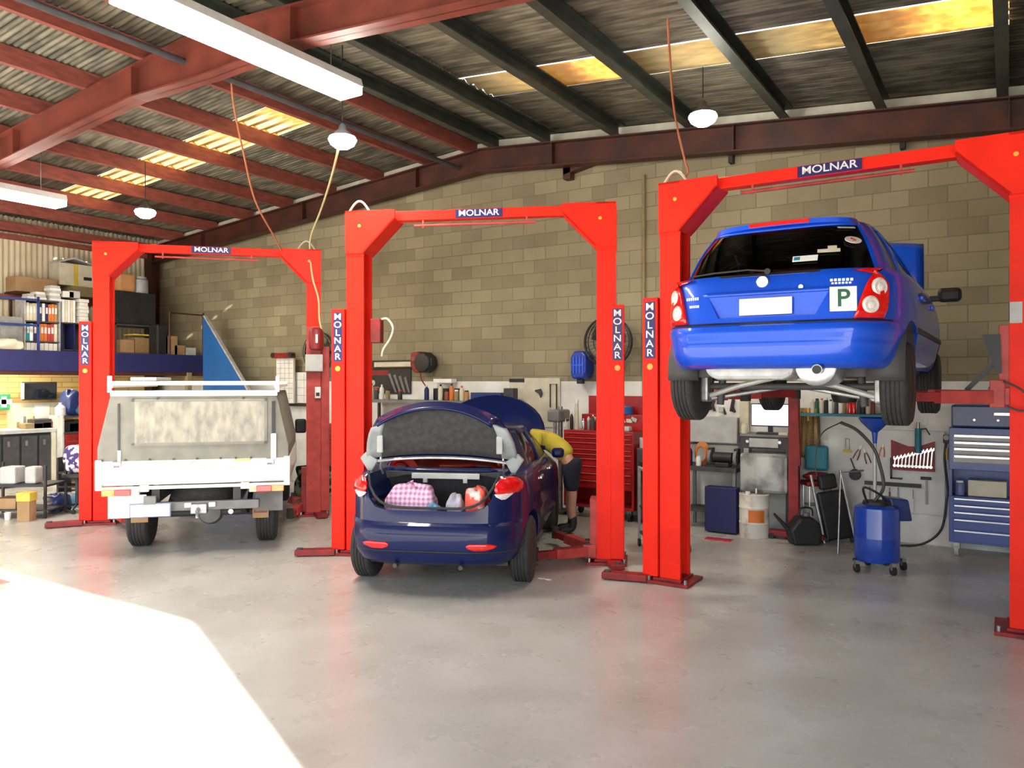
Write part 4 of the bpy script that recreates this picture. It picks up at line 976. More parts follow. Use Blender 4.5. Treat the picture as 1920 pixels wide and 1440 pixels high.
def boxy(name, u0, v0, u1, v1, y, d, mat, label, cat, bevel=.008, group=None, z=None):
    x0, x1, y0, y1, z0, z1 = bxw(u0, v0, u1, v1, y, d)
    if z is not None: z1 += z-z0; z0 = z
    return simple(name, MB().box(x0, x1, y0, y1, z0, z1), mat, label, cat, group, bevel=bevel)
def drawer_bank(r, x0, x1, y, zs, mat, hmat, hh=.022):
    for a, b in zip(zs[:-1], zs[1:]):
        d = MB().box(x0, x1, y-.012, y, a+.004, b-.004).build('drawer', mat, r, bevel=.003)
        MB().box(x0+.01, x1-.01, y-.03, y-.012, b-.006-hh, b-.008).build('handle', hmat, d, bevel=.003)
# --- blue tool cabinet on the right
def blue_cabinet():
    x0, x1, y0, y1 = -.56, .12, 9.80, 10.27
    r = T('tool_cabinet', 'tall blue roller tool cabinet with silver drawer handles behind the right hoist post', 'tool cabinet', ((x0+x1)/2, y0, 0)); w = (x1-x0)/2; D = y1-y0
    MB().box(-w, w, 0, D, .15, .66).build('cabinet_body', 'cab_blue', r, bevel=.006)
    drawer_bank(r, -w+.04, w-.04, 0, [.17,.30,.42,.50,.575,.65], 'cab_blue', 'chrome_trim')
    MB().box(-w, w, .3, D, .66, .95).box(-w, -w+.03, 0, .3, .66, .95).box(w-.03, w, 0, .3, .66, .95).build('open_bay', 'cab_blue', r)
    MB().box(-w, w, 0, D, .95, 1.41).build('top_chest', 'cab_blue', r, bevel=.006)
    drawer_bank(r, -w+.04, w-.04, 0, [1.03,1.12,1.20,1.27,1.345], 'light_grey', 'chrome_trim', .03)
    MB().box(-w+.02, w, 0.02, D-.02, 1.415, 1.66).build('lid_box', 'cab_blue_dark', r, bevel=.02)
    MB().box(w-.26, w-.06, .012, .02, 1.55, 1.585).build('nameplate', 'chrome_trim', r, bevel=.003)
    for x in (-.1,.12): MB().cyl((x,.02,1.50),(x,.008,1.50),.012).build('lock', 'chrome_trim', r)
    for x in (-w+.07, w-.07):
        for y in (.06, D-.06):
            MB().cyl((x-.02,y,.06),(x+.02,y,.06),.06,n=16).build('castor', 'light_grey', r, smooth=True)
            MB().box(x-.03,x+.03,y-.03,y+.03,.08,.16).build('castor_fork', 'galv', r)
    simple('parts_box', MB().box(-.38,-.02,9.84,10.05,.665,.84), 'cream', 'pale cardboard parts box in the open bay of the blue tool cabinet', 'box', bevel=.01)
    can(-.46, 9.9, .664, .05, .16, 'plate_blue', 'blue grey tin in the open bay of the blue tool cabinet', name='tin', cat='tin')
blue_cabinet()
# --- white tool board with tools
YT = YB-.02
x0, x1, z0, z1 = rect(1553, 806, 1772, 958, YT)
board = simple('tool_board', MB().box(x0, x1, YT-.012, YB, z0, z1), ramp_mat('board_white', (.76,.77,.74), (.64,.65,.62), rough=.7, scale=5), 'large white tool board on the back wall behind the blue oil drainer', 'tool board', bevel=.003)
yb = YT-.014
x0, x1, z0, z1 = rect(1671, 826, 1753, 882, yb)
r = T('spanner_rack', 'dark red rack full of spanners on the white tool board', 'tool rack', ((x0+x1)/2, yb, z0)); w = (x1-x0)/2; h = z1-z0
MB().prism([(-w,0),(w,0),(w,h),(.05,h*.80),(-.05,h*.80),(-w,h)], -.02, 0).build('backing', 'dark_red', r)
MB().box(-w, w, -.05, -.02, .0, .03).build('tray', 'dark_red', r, bevel=.004)
def spanner(x, z, L, tilt, label, i, y, group):
    o = T('spanner', label, 'spanner', (x, y, z), 0, group); o.rotation_euler = (0, tilt, 0)
    MB().box(-.009,.009,-.004,.004,.02,L-.02).build('shank', 'chrome_trim', o, bevel=.003)
    MB().prism([(-.02,L-.03),(-.012,L-.04),(.012,L-.04),(.02,L-.03),(.02,L),(.008,L),(.006,L-.018),(-.006,L-.018),(-.008,L),(-.02,L)], -.005,.005).build('open_jaw', 'chrome_trim', o)
    MB().lathe([(.012,-.005),(.019,-.005),(.019,.005),(.012,.005)], (0,0,.012), axis='Y', n=14).build('ring_end', 'chrome_trim', o, smooth=True)
words = ['first','second','third','fourth','fifth','sixth','seventh','eighth','ninth','tenth','eleventh','twelfth','thirteenth','fourteenth','fifteenth','sixteenth']
for i in range(11):
    spanner(x0+.04+(x1-x0-.08)*i/10, z0+.04, .12+.012*i, .08, 'chrome spanner, %s from the left in the dark red rack'%words[i], i, yb-.045, 'spanners in the dark red rack')
# hanging tools on the board
def ring_tool(u, v, rad, mat, label, cat, tube=.006, y=None):
    p = py(u, v, y or yb-.015); m = MB(); pts = [(rad*math.cos(a), 0, rad*math.sin(a)) for a in [2*PI*i/24 for i in range(25)]]
    return simple(cat.replace(' ', '_'), m.tube(pts, tube), mat, label, cat, loc=p, smooth=True)
p = py(1603, 890, yb-.019)
r = T('flywheel_puller', 'round black puller wheel hanging on the white tool board', 'puller', p)
MB().lathe([(.02,-.02),(.065,-.02),(.07,0),(.065,.02),(.02,.02)], axis='Y', n=20).build('wheel_disc', 'black', r, smooth=True)
for k in range(6):
    a = PI/3*k; MB().cyl((.05*math.cos(a),-.02,.05*math.sin(a)),(.05*math.cos(a),-.045,.05*math.sin(a)),.014,n=8).build('bolt', 'dark_grey', r)
MB().cyl((0,0,.06),(-.05,0,.20),.007,n=8).build('arm', 'dark_grey', r)
p = py(1589, 838, yb-.006)
r = T('chain_wrench', 'long loop handled tool with yellow tag hanging on the white tool board', 'hand tool', p)
MB().tube([(-.022,0,.10),(-.022,0,-.03),(.022,0,-.03),(.022,0,.10),(-.022,0,.10)], .006).build('loop', 'steel', r)
MB().box(-.05,.05,-.006,.006,-.07,-.035).build('tag', 'yellow', r)
def pliers(u, v, mat, label, L=.2, tilt=.3):
    p = py(u, v, yb-.006); r = T('pliers', label, 'pliers', p); r.rotation_euler = (0, tilt, 0)
    for s in (-1,1):
        MB().tube(curve_pts([(s*.006,0,.0),(s*.022,0,-L*.3),(s*.026,0,-L*.7)], 4), .007).build('handle', mat, r, smooth=True)
    MB().prism([(-.012,-.01),(.012,-.01),(.010,.05),(-.010,.05)], -.006, .006).build('jaws', 'steel', r)
pliers(1612, 842, 'purlin_red', 'red brown handled pliers hanging left on the white tool board', .2, .4)
pliers(1622, 848, 'rafter_red', 'dark handled pliers hanging behind the oil drainer pole', .2, -.3)
pliers(1655, 838, 'orange', 'orange handled pliers hanging just right of the oil drainer pole', .17, .1)
x0, x1, z0, z1 = rect(1622, 904, 1728, 911, yb)
simple('tool_rail', MB().box(x0, x1, yb-.05, yb-.02, z0, z1), 'dark_grey', 'dark steel rail across the lower white tool board', 'rail')
for k, (u, v0, v1, mt, lb) in enumerate(((1631,912,935,'steel','short steel punch hanging left end of the dark rail'),(1640,912,930,'black','black handled file hanging from the dark rail'),(1668,914,934,'purlin_red','red handled chisel hanging from the dark rail'),(1684,914,936,'galv','thin grey rod hanging from the dark rail'),(1712,918,960,'letter_white','white plastic strip hanging below the dark rail'))):
    a = py(u, v0, yb-.009); b = py(u, v1, yb-.009)
    r = T('hand_tool', lb, 'hand tool', (a.x, a.y, b.z)); L = a.z-b.z
    MB().cyl((0,0,0),(0,0,L*.6),.009,n=10).build('handle', mt, r, smooth=True); MB().cyl((0,0,L*.6),(0,0,L),.005,n=8).build('shaft', 'steel', r)
a = py(1737, 897, yb-.018); b = py(1742, 946, yb-.018)
r = T('hammer', 'hammer with a pale handle hanging head up at the right of the white tool board', 'hammer', (a.x, a.y, b.z)); L = a.z-b.z
MB().cyl((0,0,0),(0,0,L),.012,.010,n=10).build('handle', 'light_grey', r, smooth=True); MB().cyl((-.06,0,L),(.05,0,L),.018,n=12).build('head', 'dark_grey', r, smooth=True)
a = py(1671, 858, yb-.03); b = py(1672, 898, yb-.03)
simple('steel_square', MB().box(-.012,.012,-.004,.004,0,a.z-b.z).box(-.012,.12,-.004,.004,0,.02), 'dark_grey', 'dark steel square hanging left of the red spanner rack', 'set square', loc=(a.x,a.y,b.z))
p = py(1721, 850, yb-.10); q = py(1721, 792, yb-.10)
r = T('grease_gun', 'teal grease gun hanging above the red spanner rack', 'grease gun', (p.x, p.y+.04, p.z)); L = q.z-p.z
MB().cyl((0,0,0),(0,0,L*.8),.035,n=16).build('barrel', 'teal', r, smooth=True); MB().cyl((0,0,L*.8),(0,0,L),.018,n=10).build('nozzle', 'steel', r, smooth=True); MB().tube([(0,0,L*.75),(.08,0,L*.8),(.12,0,L*.6)], .008).build('lever', 'black', r)
for k, (u, v, w_, h_, mt, nm, lb) in enumerate(((1296,752,.05,.16,'black','air_drill','black air drill hanging highest left above the grey cupboard'),(1312,764,.10,.05,'steel','socket_bar','steel socket bar hanging beside the black air drill'),(1334,757,.04,.18,'dark_grey','impact_wrench','dark grey impact wrench hanging in the middle above the grey cupboard'),(1352,768,.07,.07,'galv','air_fitting','pale air fitting on the wall above the grey cupboard'),(1372,760,.035,.17,'black','hand_grinder','long black hand grinder hanging left of the cream panel'))):
    p = py(u, v, YB-.05); r = T(nm, lb, 'air tool', (p.x, p.y, p.z))
    MB().cbox((0,.02,0),(w_,.05,h_),(0,.2*(k%3),0)).build('tool_body', mt, r, bevel=.01); MB().cbox((w_*.5,.02,-h_*.3),(.03,.035,.10),(0,-.4,0)).build('grip', 'black', r, bevel=.008)
# hose and tap at the right of the board
a = py(1775, 820, yb-.05)
r = T('air_hose', 'dark air hose with fitting hanging down the wall left of the blue tool cabinet', 'hose', (a.x, a.y, 0))
zt = a.z
MB().tube(curve_pts([(0,0,zt),(-.02,-.01,zt-.25),(.01,0,zt-.6),(0,-.01,.55),(-.05,-.06,.22),(-.22,-.2,.06),(-.45,-.3,.03),(-.62,-.2,.03)], 6), .014).build('hose_line', 'hose_dark', r, smooth=True)
MB().cbox((0,0,zt-.02),(.07,.05,.10)).build('regulator', 'dark_grey', r, bevel=.01)
MB().cyl((.0,-.03,zt+.0),(.0,-.07,zt+.0),.03,n=14).build('gauge', 'light_grey', r, smooth=True)
MB().cyl((.0,0,zt-.12),(.0,0,zt-.26),.018,n=12).build('hose_end', 'yellow', r, smooth=True)
# --- shelf with bottles and cans above the board
x0, x1, z0, z1 = rect(1500, 776, 1655, 781, YB-.18)
simple('wall_shelf', MB().box(x0, x1, YB-.19, YB-.002, z0, z1), 'teal', 'dark teal shelf holding bottles and spray cans on the back wall', 'shelf')
def row_items(us, vtop, mats, yy, ztop, labels, kinds, group):
    for u, mt, lb, kd in zip(us, mats, labels, kinds):
        p = py(u, vtop, yy); h = max(.06, p.z-ztop-.001)*random.uniform(.85,1.0)
        (bottle if kd == 'b' else can)(p.x, yy, ztop+.001, .028 if kd == 'b' else .024, h, mt, lb, cap=('white','lamp_red','black')[len(lb)%3], group=group)
row_items([1524,1532,1541,1549,1558,1568,1577,1583,1593,1601,1611,1618,1628,1637], 745, ['cream','green_dark','cream','black','white','dark_grey','white','khaki','lamp_red','lamp_red','dark_grey','black','cream','purlin_red'], YB-.11, z1,
   ['cream bottle at the left end of the teal wall shelf','dark green can beside the cream bottle on the teal shelf','short cream bottle in the middle left of the teal shelf','black can beside the short cream bottle on the teal shelf','white bottle with label on the teal shelf','dark grey can between two white bottles on the teal shelf','second white bottle on the teal shelf','brown bottle left of the red cans on the teal shelf','red can, left of the two on the teal shelf','red can, right of the two on the teal shelf','dark grey bottle right of the red cans','tall black bottle near the lifted wheel','cream bottle right of the tall black bottle','rusty red can at the right end of the teal shelf'],
   list('bcbcbcbbccbbbc'), 'bottles and cans on the teal shelf')
# --- overalls, bag, crane
p = py(1517, 765, YB-.08)
r = T('hanging_overalls', 'brown work overalls hanging on the wall beside the red crane', 'overalls', (p.x, p.y, 0))
zt = p.z
MB().grid([[Vector((( -.11-.02*v+(.22+.04*v)*i/12), -.02-.025*math.sin(i*1.9+v), zt-.62*v)) for i in range(13)] for v in [j/10 for j in range(11)]]).build('cloth', 'wood', r, smooth=True, solid=.03)
MB().box(-.10,.10,-.06,-.045,zt-.10,zt-.07).build('reflective_band', 'amber', r); MB().box(-.01,.01,-.06,-.045,zt-.16,zt+.0).build('zip', 'amber', r)
boxy('tote_bag', 1508, 836, 1551, 882, YB-.22, .12, 'teal', 'teal blue tote bag hanging below the brown overalls', 'bag', bevel=.03)
boxy('bag_label', 1518, 850, 1543, 876, YB-.225, .003, 'light_blue', 'light blue panel on the front of the teal tote bag', 'label') if False else None
p0 = py(1489, 905, YB-.55); 
r = T('engine_crane', 'dark red engine crane standing upright by the computer bench', 'crane', (p0.x, p0.y, 0))
MB().box(-.06,.06,-.05,.05,.05,1.88).build('mast', 'dark_red', r, bevel=.006)
MB().cyl((.07,-.03,.9),(.05,-.03,1.5),.02,n=10).build('ram', 'dark_red', r, smooth=True)
MB().box(-.30,.35,-.08,.08,.03,.10).build('foot', 'dark_red', r, bevel=.01)
for x in (-.25,.3): MB().cyl((x,-.09,.035),(x,.09,.035),.035,n=12).build('castor', 'black', r, smooth=True)
# --- computer bench
x0, x1, z0, z1 = rect(1387, 815, 1478, 842, 9.85)
r = T('computer_bench', 'dark computer bench with shallow drawer under the monitor', 'bench', ((x0+x1)/2, 9.85, 0)); w = (x1-x0)/2
MB().box(-w,w,0,.44,z1-.03,z1).build('bench_top', 'grey', r, bevel=.004)
MB().box(-w,w,.01,.42,z0,z1-.03).build('drawer_case', 'dark_grey', r)
MB().box(-w+.12,w-.12,-.008,.01,z0+.02,z1-.05).build('drawer', 'light_grey', r, bevel=.003)
for x in (-w+.1,w-.1): MB().cyl((x,-.02,z0+.09),(x,.01,z0+.09),.02,n=12).build('knob', 'chrome_trim', r, smooth=True)
for x in (-w+.02,w-.02):
    for y in (.03,.40): MB().box(x-.015,x+.015,y-.015,y+.015,0,z0).build('leg', 'dark_grey', r)
bz = z1
def monitor(u0, v0, u1, v1, y, z, scr, label, frame='black', name='computer_monitor'):
    x0, x1, z0, z1 = rect(u0, v0, u1, v1, y); r = T(name, label, 'monitor', ((x0+x1)/2, y, z)); w = (x1-x0)/2
    MB().box(-w,w,0,.035,z0-z,z1-z).build('bezel', frame, r, bevel=.006)
    MB().box(-w+.012,w-.012,-.003,.0,z0-z+.015,z1-z-.012).build('screen', scr, r)
    MB().box(-.03,.03,.02,.04,0.01,z0-z+.05).build('neck', frame, r); MB().box(-.1,.1,-.04,.10,.001,.014).build('stand', frame, r, bevel=.004)
    return r
monitor(1408, 757, 1480, 800, 9.98, bz, 'screen', 'lit computer monitor with a pale lilac screen on the dark bench')
x0, x1, z0_, z1_ = rect(1420, 802, 1460, 812, 9.90)
simple('keyboard', MB().box(x0, x1, 9.86, 9.96, bz+.001, bz+.03), 'black', 'black keyboard in front of the lit monitor', 'keyboard', bevel=.004)
p = py(1396, 800, 9.93); can(p.x, 9.93, bz+.001, .04, .13, 'cream', 'cream cup at the left end of the computer bench', name='cup', cat='cup', cap='cream')
p = py(1470, 800, 9.90); simple('paper_pad', MB().box(p.x-.06, p.x+.05, 9.87, 9.97, bz+.001, bz+.03), 'cream', 'small stack of cream papers right of the keyboard', 'papers')
boxy('plastic_covered_machine', 1386, 851, 1477, 925, 9.72, .42, 'plastic_film', 'bulky machine wrapped in crumpled clear plastic under the computer bench', 'machine', bevel=.04)
# --- white wall cupboards / slats left of monitor
boxy('white_cupboard', 1284, 782, 1382, 830, YB-.16, .155, 'light_grey', 'pale grey wall cupboard left of the computer monitor', 'cupboard')
boxy('white_notice_panel', 1386, 752, 1404, 812, YB-.08, .07, 'cream', 'cream panel on the wall just left of the monitor', 'panel')
boxy('white_shelf_unit', 1286, 833, 1384, 868, YB-.10, .095, 'light_grey', 'low pale shelf unit under the grey wall cupboard', 'shelf')
p = py(1317, 850, YB-.30)
r = T('cable_coil', 'coil of orange brown cable hanging left of the bench grinder', 'cable', p)
for k in range(6):
    rr = .12-.008*k; MB().tube([(rr*.8*math.cos(a), -.01*k, rr*1.25*math.sin(a)) for a in [2*PI*i/24 for i in range(25)]], .012).build('cable_turn', ('rust_patch','orange')[k%2], r, smooth=True)
z_b = py(1330, 880, 9.8).z
x0, x1, z0, z1 = rect(1278, 876, 1380, 884, 9.80)
r = T('work_bench', 'dark work bench along the wall left of the white drum', 'bench', ((x0+x1)/2, 9.80, 0)); w = (x1-x0)/2
MB().box(-w,w,0,.45,z0,z1).build('bench_top', 'dark_grey', r, bevel=.004)
for x in (-w+.03,w-.03):
    for y in (.03,.42): MB().box(x-.02,x+.02,y-.02,y+.02,0,z0).build('leg', 'grey', r)
MB().box(-w,w,.02,.44,.22,.25).build('lower_shelf', 'dark_grey', r)
bt = z1
p = py(1310, 870, 9.9); can(p.x, 9.9, bt+.001, .035, .13, 'white', 'white paper cup on the work bench below the orange cable coil', name='paper_cup', cat='cup')
p = py(1292, 870, 9.9); bottle(p.x, 9.9, bt+.001, .045, .27, 'mezz_blue', 'dark blue bottle at the left end of the work bench')
p = py(1356, 870, 9.95)
r = T('bench_grinder', 'black bench grinder on the work bench beside the plastic covered machine', 'grinder', (p.x, 9.95, bt))
MB().cyl((-.12,0,.12),(.12,0,.12),.07,n=18).build('motor', 'black', r, smooth=True); MB().box(-.09,.09,-.08,.08,0,.06).build('foot', 'black', r, bevel=.01)
for s in (-1,1):
    MB().cyl((s*.15,0,.12),(s*.19,0,.12),.095,n=22).build('grinding_wheel', 'grey', r, smooth=True); MB().box(s*.17-.03,s*.17+.03,-.02,.10,.05,.24).build('guard', 'black', r, bevel=.01)
boxy('navy_tool_chest', 1321, 888, 1380, 972, 9.62, .16, 'mezz_blue', 'dark navy cabinet standing below the bench grinder', 'cabinet', z=0.02)
boxy('black_toolbox', 1290, 955, 1340, 974, 9.6, .16, 'black', 'low black toolbox on the floor left of the navy cabinet', 'toolbox', z=.26) if False else None
# --- white drum
p = fl(1414, 1006)
r = T('oil_drum', 'dirty white drum with an orange label below the computer bench', 'drum', (p.x, p.y, 0)); R0 = .178
MB().lathe([(R0*.97,0),(R0,.01),(R0,.17),(R0*1.03,.18),(R0,.19),(R0,.36),(R0*1.03,.37),(R0,.38),(R0,.52),(R0*1.02,.53),(R0*.95,.535),(R0*.94,.52),(.01,.52)], n=36).build('drum_body', ramp_mat('drum_white', (.70,.68,.60), (.38,.33,.25), rough=.5, scale=6, det_lo=.3, det_hi=.5), r, smooth=True)
m = MB(); m.grid([[((R0+.003)*math.cos(a), (R0+.003)*math.sin(a), z) for a in [-PI*.72+TH+ i*.10 for i in range(12)]] for z in (.20,.35)]); m.build('label', 'orange', r, smooth=True)
MB().cyl((-.06,-.06,.52),(-.06,-.06,.56),.03,n=14).build('bung', 'white', r, smooth=True)
m = MB().box(.02,.04,-.02,.02,.535,.60).build('spout', 'chrome_trim', r)
# --- black oil can with spout
p = fl(1508, 1020)
r = T('oil_can', 'black drain can with a long spout on the floor', 'oil can', (p.x, p.y, 0), TH)
MB().prism([(-.16,0),(.15,0),(.17,.12),(.15,.26),(.06,.33),(-.08,.33),(-.20,.18)], -.11, .11).build('can_body', 'black', r, bevel=.03, seg=3)
MB().cyl((-.14,0,.12),(-.36,0,.36),.035,.014,n=14).build('spout', 'black', r, smooth=True)
MB().tube(curve_pts([(-.06,0,.33),(-.04,0,.42),(.08,0,.42),(.10,0,.33)], 5), .012).build('handle', 'black', r, smooth=True)
MB().cyl((.02,0,.33),(.02,0,.37),.03,n=12).build('cap', 'grey', r, smooth=True)
# dark red bag above can, on a wire stand
p = fl(1520, 1010)
r = T('parts_stand', 'thin wire stand carrying a dark red tray behind the black drain can', 'stand', (p.x+.05, p.y+.12, 0), TH)
for x in (-.13,.13):
    for y in (-.1,.1): MB().cyl((x,y,0),(x,y,.64),.009,n=8).build('leg', 'chrome_trim', r)
MB().box(-.17,.20,-.13,.13,.64,.70).build('tray', 'dark_red', r, bevel=.02)
MB().box(-.13,.13,-.1,.1,.40,.415).build('shelf', 'steel', r)
p2 = local_to_world(r, (0,0,.70)); blob('rag_pile', p2.x, p2.y, .70, .15, .10, .05, 'dark_red', 'crumpled dark red rags on the wire stand', 'rags', .3, 21)
# black seat creeper / jacket on frame
p = fl(1572, 1018)
r = T('mechanic_creeper', 'black padded mechanic creeper leaning upright on the white frame', 'creeper', (p.x, p.y, 0), TH)
mm = Matrix.Translation((0,0,.04)) @ Euler((-.12,-.16,0)).to_matrix().to_4x4()
MB().box(-.15,.17,-.04,.03,.0,.58,mm).build('pad', 'black', r, bevel=.03, seg=3); MB().box(-.10,.11,-.05,.035,.60,.78,mm).build('headrest', 'black', r, bevel=.03, seg=3)
for x in (-.17,.19): MB().box(x-.012,x+.012,-.02,.02,-.02,.80,mm).build('side_rail', 'alu', r, bevel=.004)
for x in (-.15,.17): MB().cyl((x-.02,0,.04),(x+.02,0,.04),.035,n=12).build('castor', 'dark_grey', r, smooth=True)
# --- blue oil drainer
p = fl(1644, 1068)
r = T('oil_drainer', 'bright blue wheeled waste oil drainer with a tall pole and funnel', 'oil drainer', (p.x, p.y, 0), TH)
R0 = .215
MB().lathe([(R0*.96,.10),(R0,.115),(R0,.30),(R0+.002,.34),(R0+.002,.345),(R0,.35),(R0,.60),(R0*.96,.64),(R0*.80,.665),(.02,.675)], n=40).build('tank', 'drum_blue', r, smooth=True)
MB().lathe([(.05,.66),(.14,.67),(.13,.70),(.05,.71)], n=20).build('top_fittings', 'black', r, smooth=True)
MB().cyl((-.02,0,.66),(-.02,0,1.30),.018,n=12).build('pole', 'galv', r, smooth=True)
MB().lathe([(.015,1.27),(.02,1.30),(.03,1.40),(.13,1.50),(.155,1.545),(.150,1.55),(.12,1.50),(.02,1.40)], (-.02,0,0), n=28).build('funnel', 'drum_blue', r, smooth=True)
MB().tube(curve_pts([(-.05,-.02,.68),(.03,-.08,.85),(0,-.05,1.1),(-.05,-.02,1.25),(-.2,0,1.42),(-.36,.02,1.50)], 6), .017).build('suction_hose', 'hose_dark', r, smooth=True)
MB().tube(curve_pts([(-.36,.02,1.50),(-.55,.03,1.38),(-.62,.03,1.1),(-.6,.02,.95)], 6), .006).build('thin_hose', 'hose_dark', r, smooth=True)
MB().tube(curve_pts([(-.12,-.05,.68),(-.18,-.1,.85),(-.02,-.12,.78),(.06,-.08,.70)], 6), .012).build('hose_loop', 'black', r, smooth=True)
MB().tube([(-.36,.08,.14),(-.34,.08,.98),(-.1,.08,1.0)], .010).build('handle_bar', 'steel', r, smooth=True)
MB().prism([(.16,.50),(.34,.50),(.30,.72),(.10,.74)], -.06, .14).build('drip_tray', 'cab_blue_dark', r, bevel=.02)
for x, y in ((-.25,-.10),(.05,-.24),(.26,-.02),(0,.2)):
    MB().cyl((x-.018,y,.045),(x+.018,y,.045),.045,n=14).build('castor', 'black', r, smooth=True); MB().box(x-.02,x+.02,y-.02,y+.02,.05,.12).build('castor_fork', 'steel', r)
MB().box(-.24,.25,-.02,.02,.09,.115).box(-.02,.02,-.22,.2,.09,.115).build('wheel_frame', 'black', r)
MB().cyl((.24,.05,.08),(.22,.05,.50),.012,n=8).build('side_tube', 'letter_white', r)
# ================================================================ MIDDLE OF THE BACK WALL
def fan(u, v, rad, y, label):
    p = py(u, v, y); r = T('wall_fan', label, 'fan', p)
    for k, (rr, yy) in enumerate(((1,0),(.97,-.06),(.75,-.09),(.5,-.10),(.25,-.105),(.97,.06))):
        MB().tube([(rad*rr*math.cos(a), yy, rad*rr*math.sin(a)) for a in [2*PI*i/36 for i in range(37)]], .007 if k else .014).build('cage_ring', 'black', r, smooth=True)
    m = MB()
    for i in range(28):
        a = 2*PI*i/28; m.tube([(rad*.1*math.cos(a),-.105,rad*.1*math.sin(a)),(rad*.75*math.cos(a),-.09,rad*.75*math.sin(a)),(rad*.97*math.cos(a),-.05,rad*.97*math.sin(a)),(rad*.97*math.cos(a),.05,rad*.97*math.sin(a))], .003, 5)
    m.build('cage_wires', 'black', r)
    for i in range(3):
        a = 2*PI*i/3+.4; q = []
        for s in (0,.5,1): q.append([Vector(((.12+s*.68)*rad*math.cos(a+d), (d-.0)*.09, (.12+s*.68)*rad*math.sin(a+d))) for d in (-.5,-.2,.2,.5)])
        MB().grid(q).build('blade', 'dark_grey', r, smooth=True, solid=.004)
    MB().cyl((0,-.06,0),(0,.10,0),.07,n=20).build('motor_hub', 'black', r, smooth=True)
    MB().box(-.03,.03,.05,YB-y,-.03,.03).build('wall_bracket', 'black', r)
    return r
fan(598, 660, .36, YB-.32, 'round black wall fan behind the right post of the left hoist')
fan(1140, 641, .36, YB-.30, 'round dark wall fan behind the right post of the middle hoist')
# hose reels
p = py(790, 680, YB-.20); r = T('red_hose_reel', 'red and black air hose reel on the wall above the poster corner', 'hose reel', p)
MB().prism([(-.20,-.05),(-.20,.17),(-.02,.19),(.05,.1),(.0,-.17),(-.12,-.17)], -.06, .17).build('reel_body', 'dark_red', r, bevel=.03, seg=3)
MB().lathe([(.05,-.10),(.16,-.09),(.18,-.04),(.18,.10),(.16,.15)], (.07,0,0), axis='Y', n=10).build('reel_cover', 'black', r, bevel=.01)
MB().box(.16,.26,-.05,.05,-.07,.08).build('hose_guide', 'black', r, bevel=.02); MB().box(-.17,-.05,-.075,-.06,.03,.10).build('badge_plate', 'purlin_red', r)
MB().tube(curve_pts([(-.02,0,-.17),(.02,-.02,-.28),(.10,0,-.40)], 4), .01).build('hose', 'dark_red', r, smooth=True)
p = py(1090, 685, YB-.18); r = T('blue_hose_reel', 'bright blue air hose reel on the wall left of the middle hoist post', 'hose reel', p)
MB().prism([(-.10,-.20),(.08,-.20),(.13,-.1),(.13,.15),(.06,.21),(-.07,.21),(-.13,.12),(-.13,-.12)], -.10, .16).build('reel_body', 'reel_blue', r, bevel=.03, seg=3)
for x in (-.07,-.02,.03,.08): MB().box(x-.012,x+.012,-.115,-.10,-.12,.13).build('rib', 'mazda_blue', r)
MB().box(-.10,.10,-.118,-.1,-.01,.01).build('cross_rib', 'mazda_blue', r)
MB().box(-.05,.05,-.06,.02,-.27,-.2).build('hose_stop', 'black', r, bevel=.01)
# poster and tube fixture over it
x0, x1, z0, z1 = rect(692, 690, 770, 738, YB-.03)
r = T('wall_poster', 'dark poster picturing spanners on the back wall', 'poster', ((x0+x1)/2, YB-.03, z0)); w = (x1-x0)/2; h = z1-z0
MB().box(-w,w,0,.02,0,h).build('backing', 'black', r); MB().box(-w,-.02,-.003,0,h*.72,h*.92).build('red_banner', 'dark_red', r)
for k in range(4): 
    q = MB().prism([(-.03+k*.12,h*.75-k*.02),(.02+k*.12,h*.8-k*.02),(.17+k*.10,.02),(.13+k*.10,.02)], -.004, -.001).build('pictured_spanner', 'grey', r)
MB().lathe([(.03,-.003),(.05,-.001)], (-w+.10,-.002,h*.42), axis='Y', n=20).build('round_mark', 'light_grey', r)
for z in (.05,.10): MB().box(-w+.03,-w+.24,-.003,0,z,z+.02).build('text_line', 'grey', r)
x0, x1, z0, z1 = rect(690, 680, 770, 688, YB-.12)
r = T('tube_fixture', 'unlit white tube light fixture above the spanner poster', 'light fixture', ((x0+x1)/2, YB-.12, z0)); w = (x1-x0)/2
MB().box(-w,w,0,.11,0,.09).build('housing', 'cream', r, bevel=.01); MB().box(-w,w,-.01,.11,.09,.115).build('top_edge', 'black', r); MB().box(-w+.10,-w+.14,-.015,0,0,.09).build('clip', 'black', r)
# charts left
def chart(u0, v0, u1, v1, y, label, cols, rows_, head=None):
    x0, x1, z0, z1 = rect(u0, v0, u1, v1, y); r = T('wall_chart', label, 'wall chart', ((x0+x1)/2, y, z0)); w = (x1-x0)/2; h = z1-z0
    MB().box(-w,w,0,.05,0,h).build('sheet', 'paper', r, bevel=.004)
    m = MB()
    for i in range(1, cols): m.box(-w+2*w*i/cols-.003,-w+2*w*i/cols+.003,-.002,0,.02,h-.02)
    for i in range(1, rows_): m.box(-w+.02,w-.02,-.002,0,h*i/rows_-.003,h*i/rows_+.003)
    o = m.build('grid_lines', 'grey', r)
    if head:
        MB().box(-w-.04,w+.04,-.09,.02,h+.005,h+.10).build('red_bracket', 'dark_red', r, bevel=.01)
        for s in (-1,1): MB().cyl((s*w,-.10,h+.06),(s*w,0,h+.06),.05,n=12).build('bracket_end', 'black', r, smooth=True)
    return r
chart(518, 672, 550, 756, YB-.20, 'tall cream wall chart under a red bracket, beside the ute canopy', 4, 9, True)
chart(554, 698, 603, 756, YB-.10, 'square cream wall chart behind the left hoist control box', 3, 4)
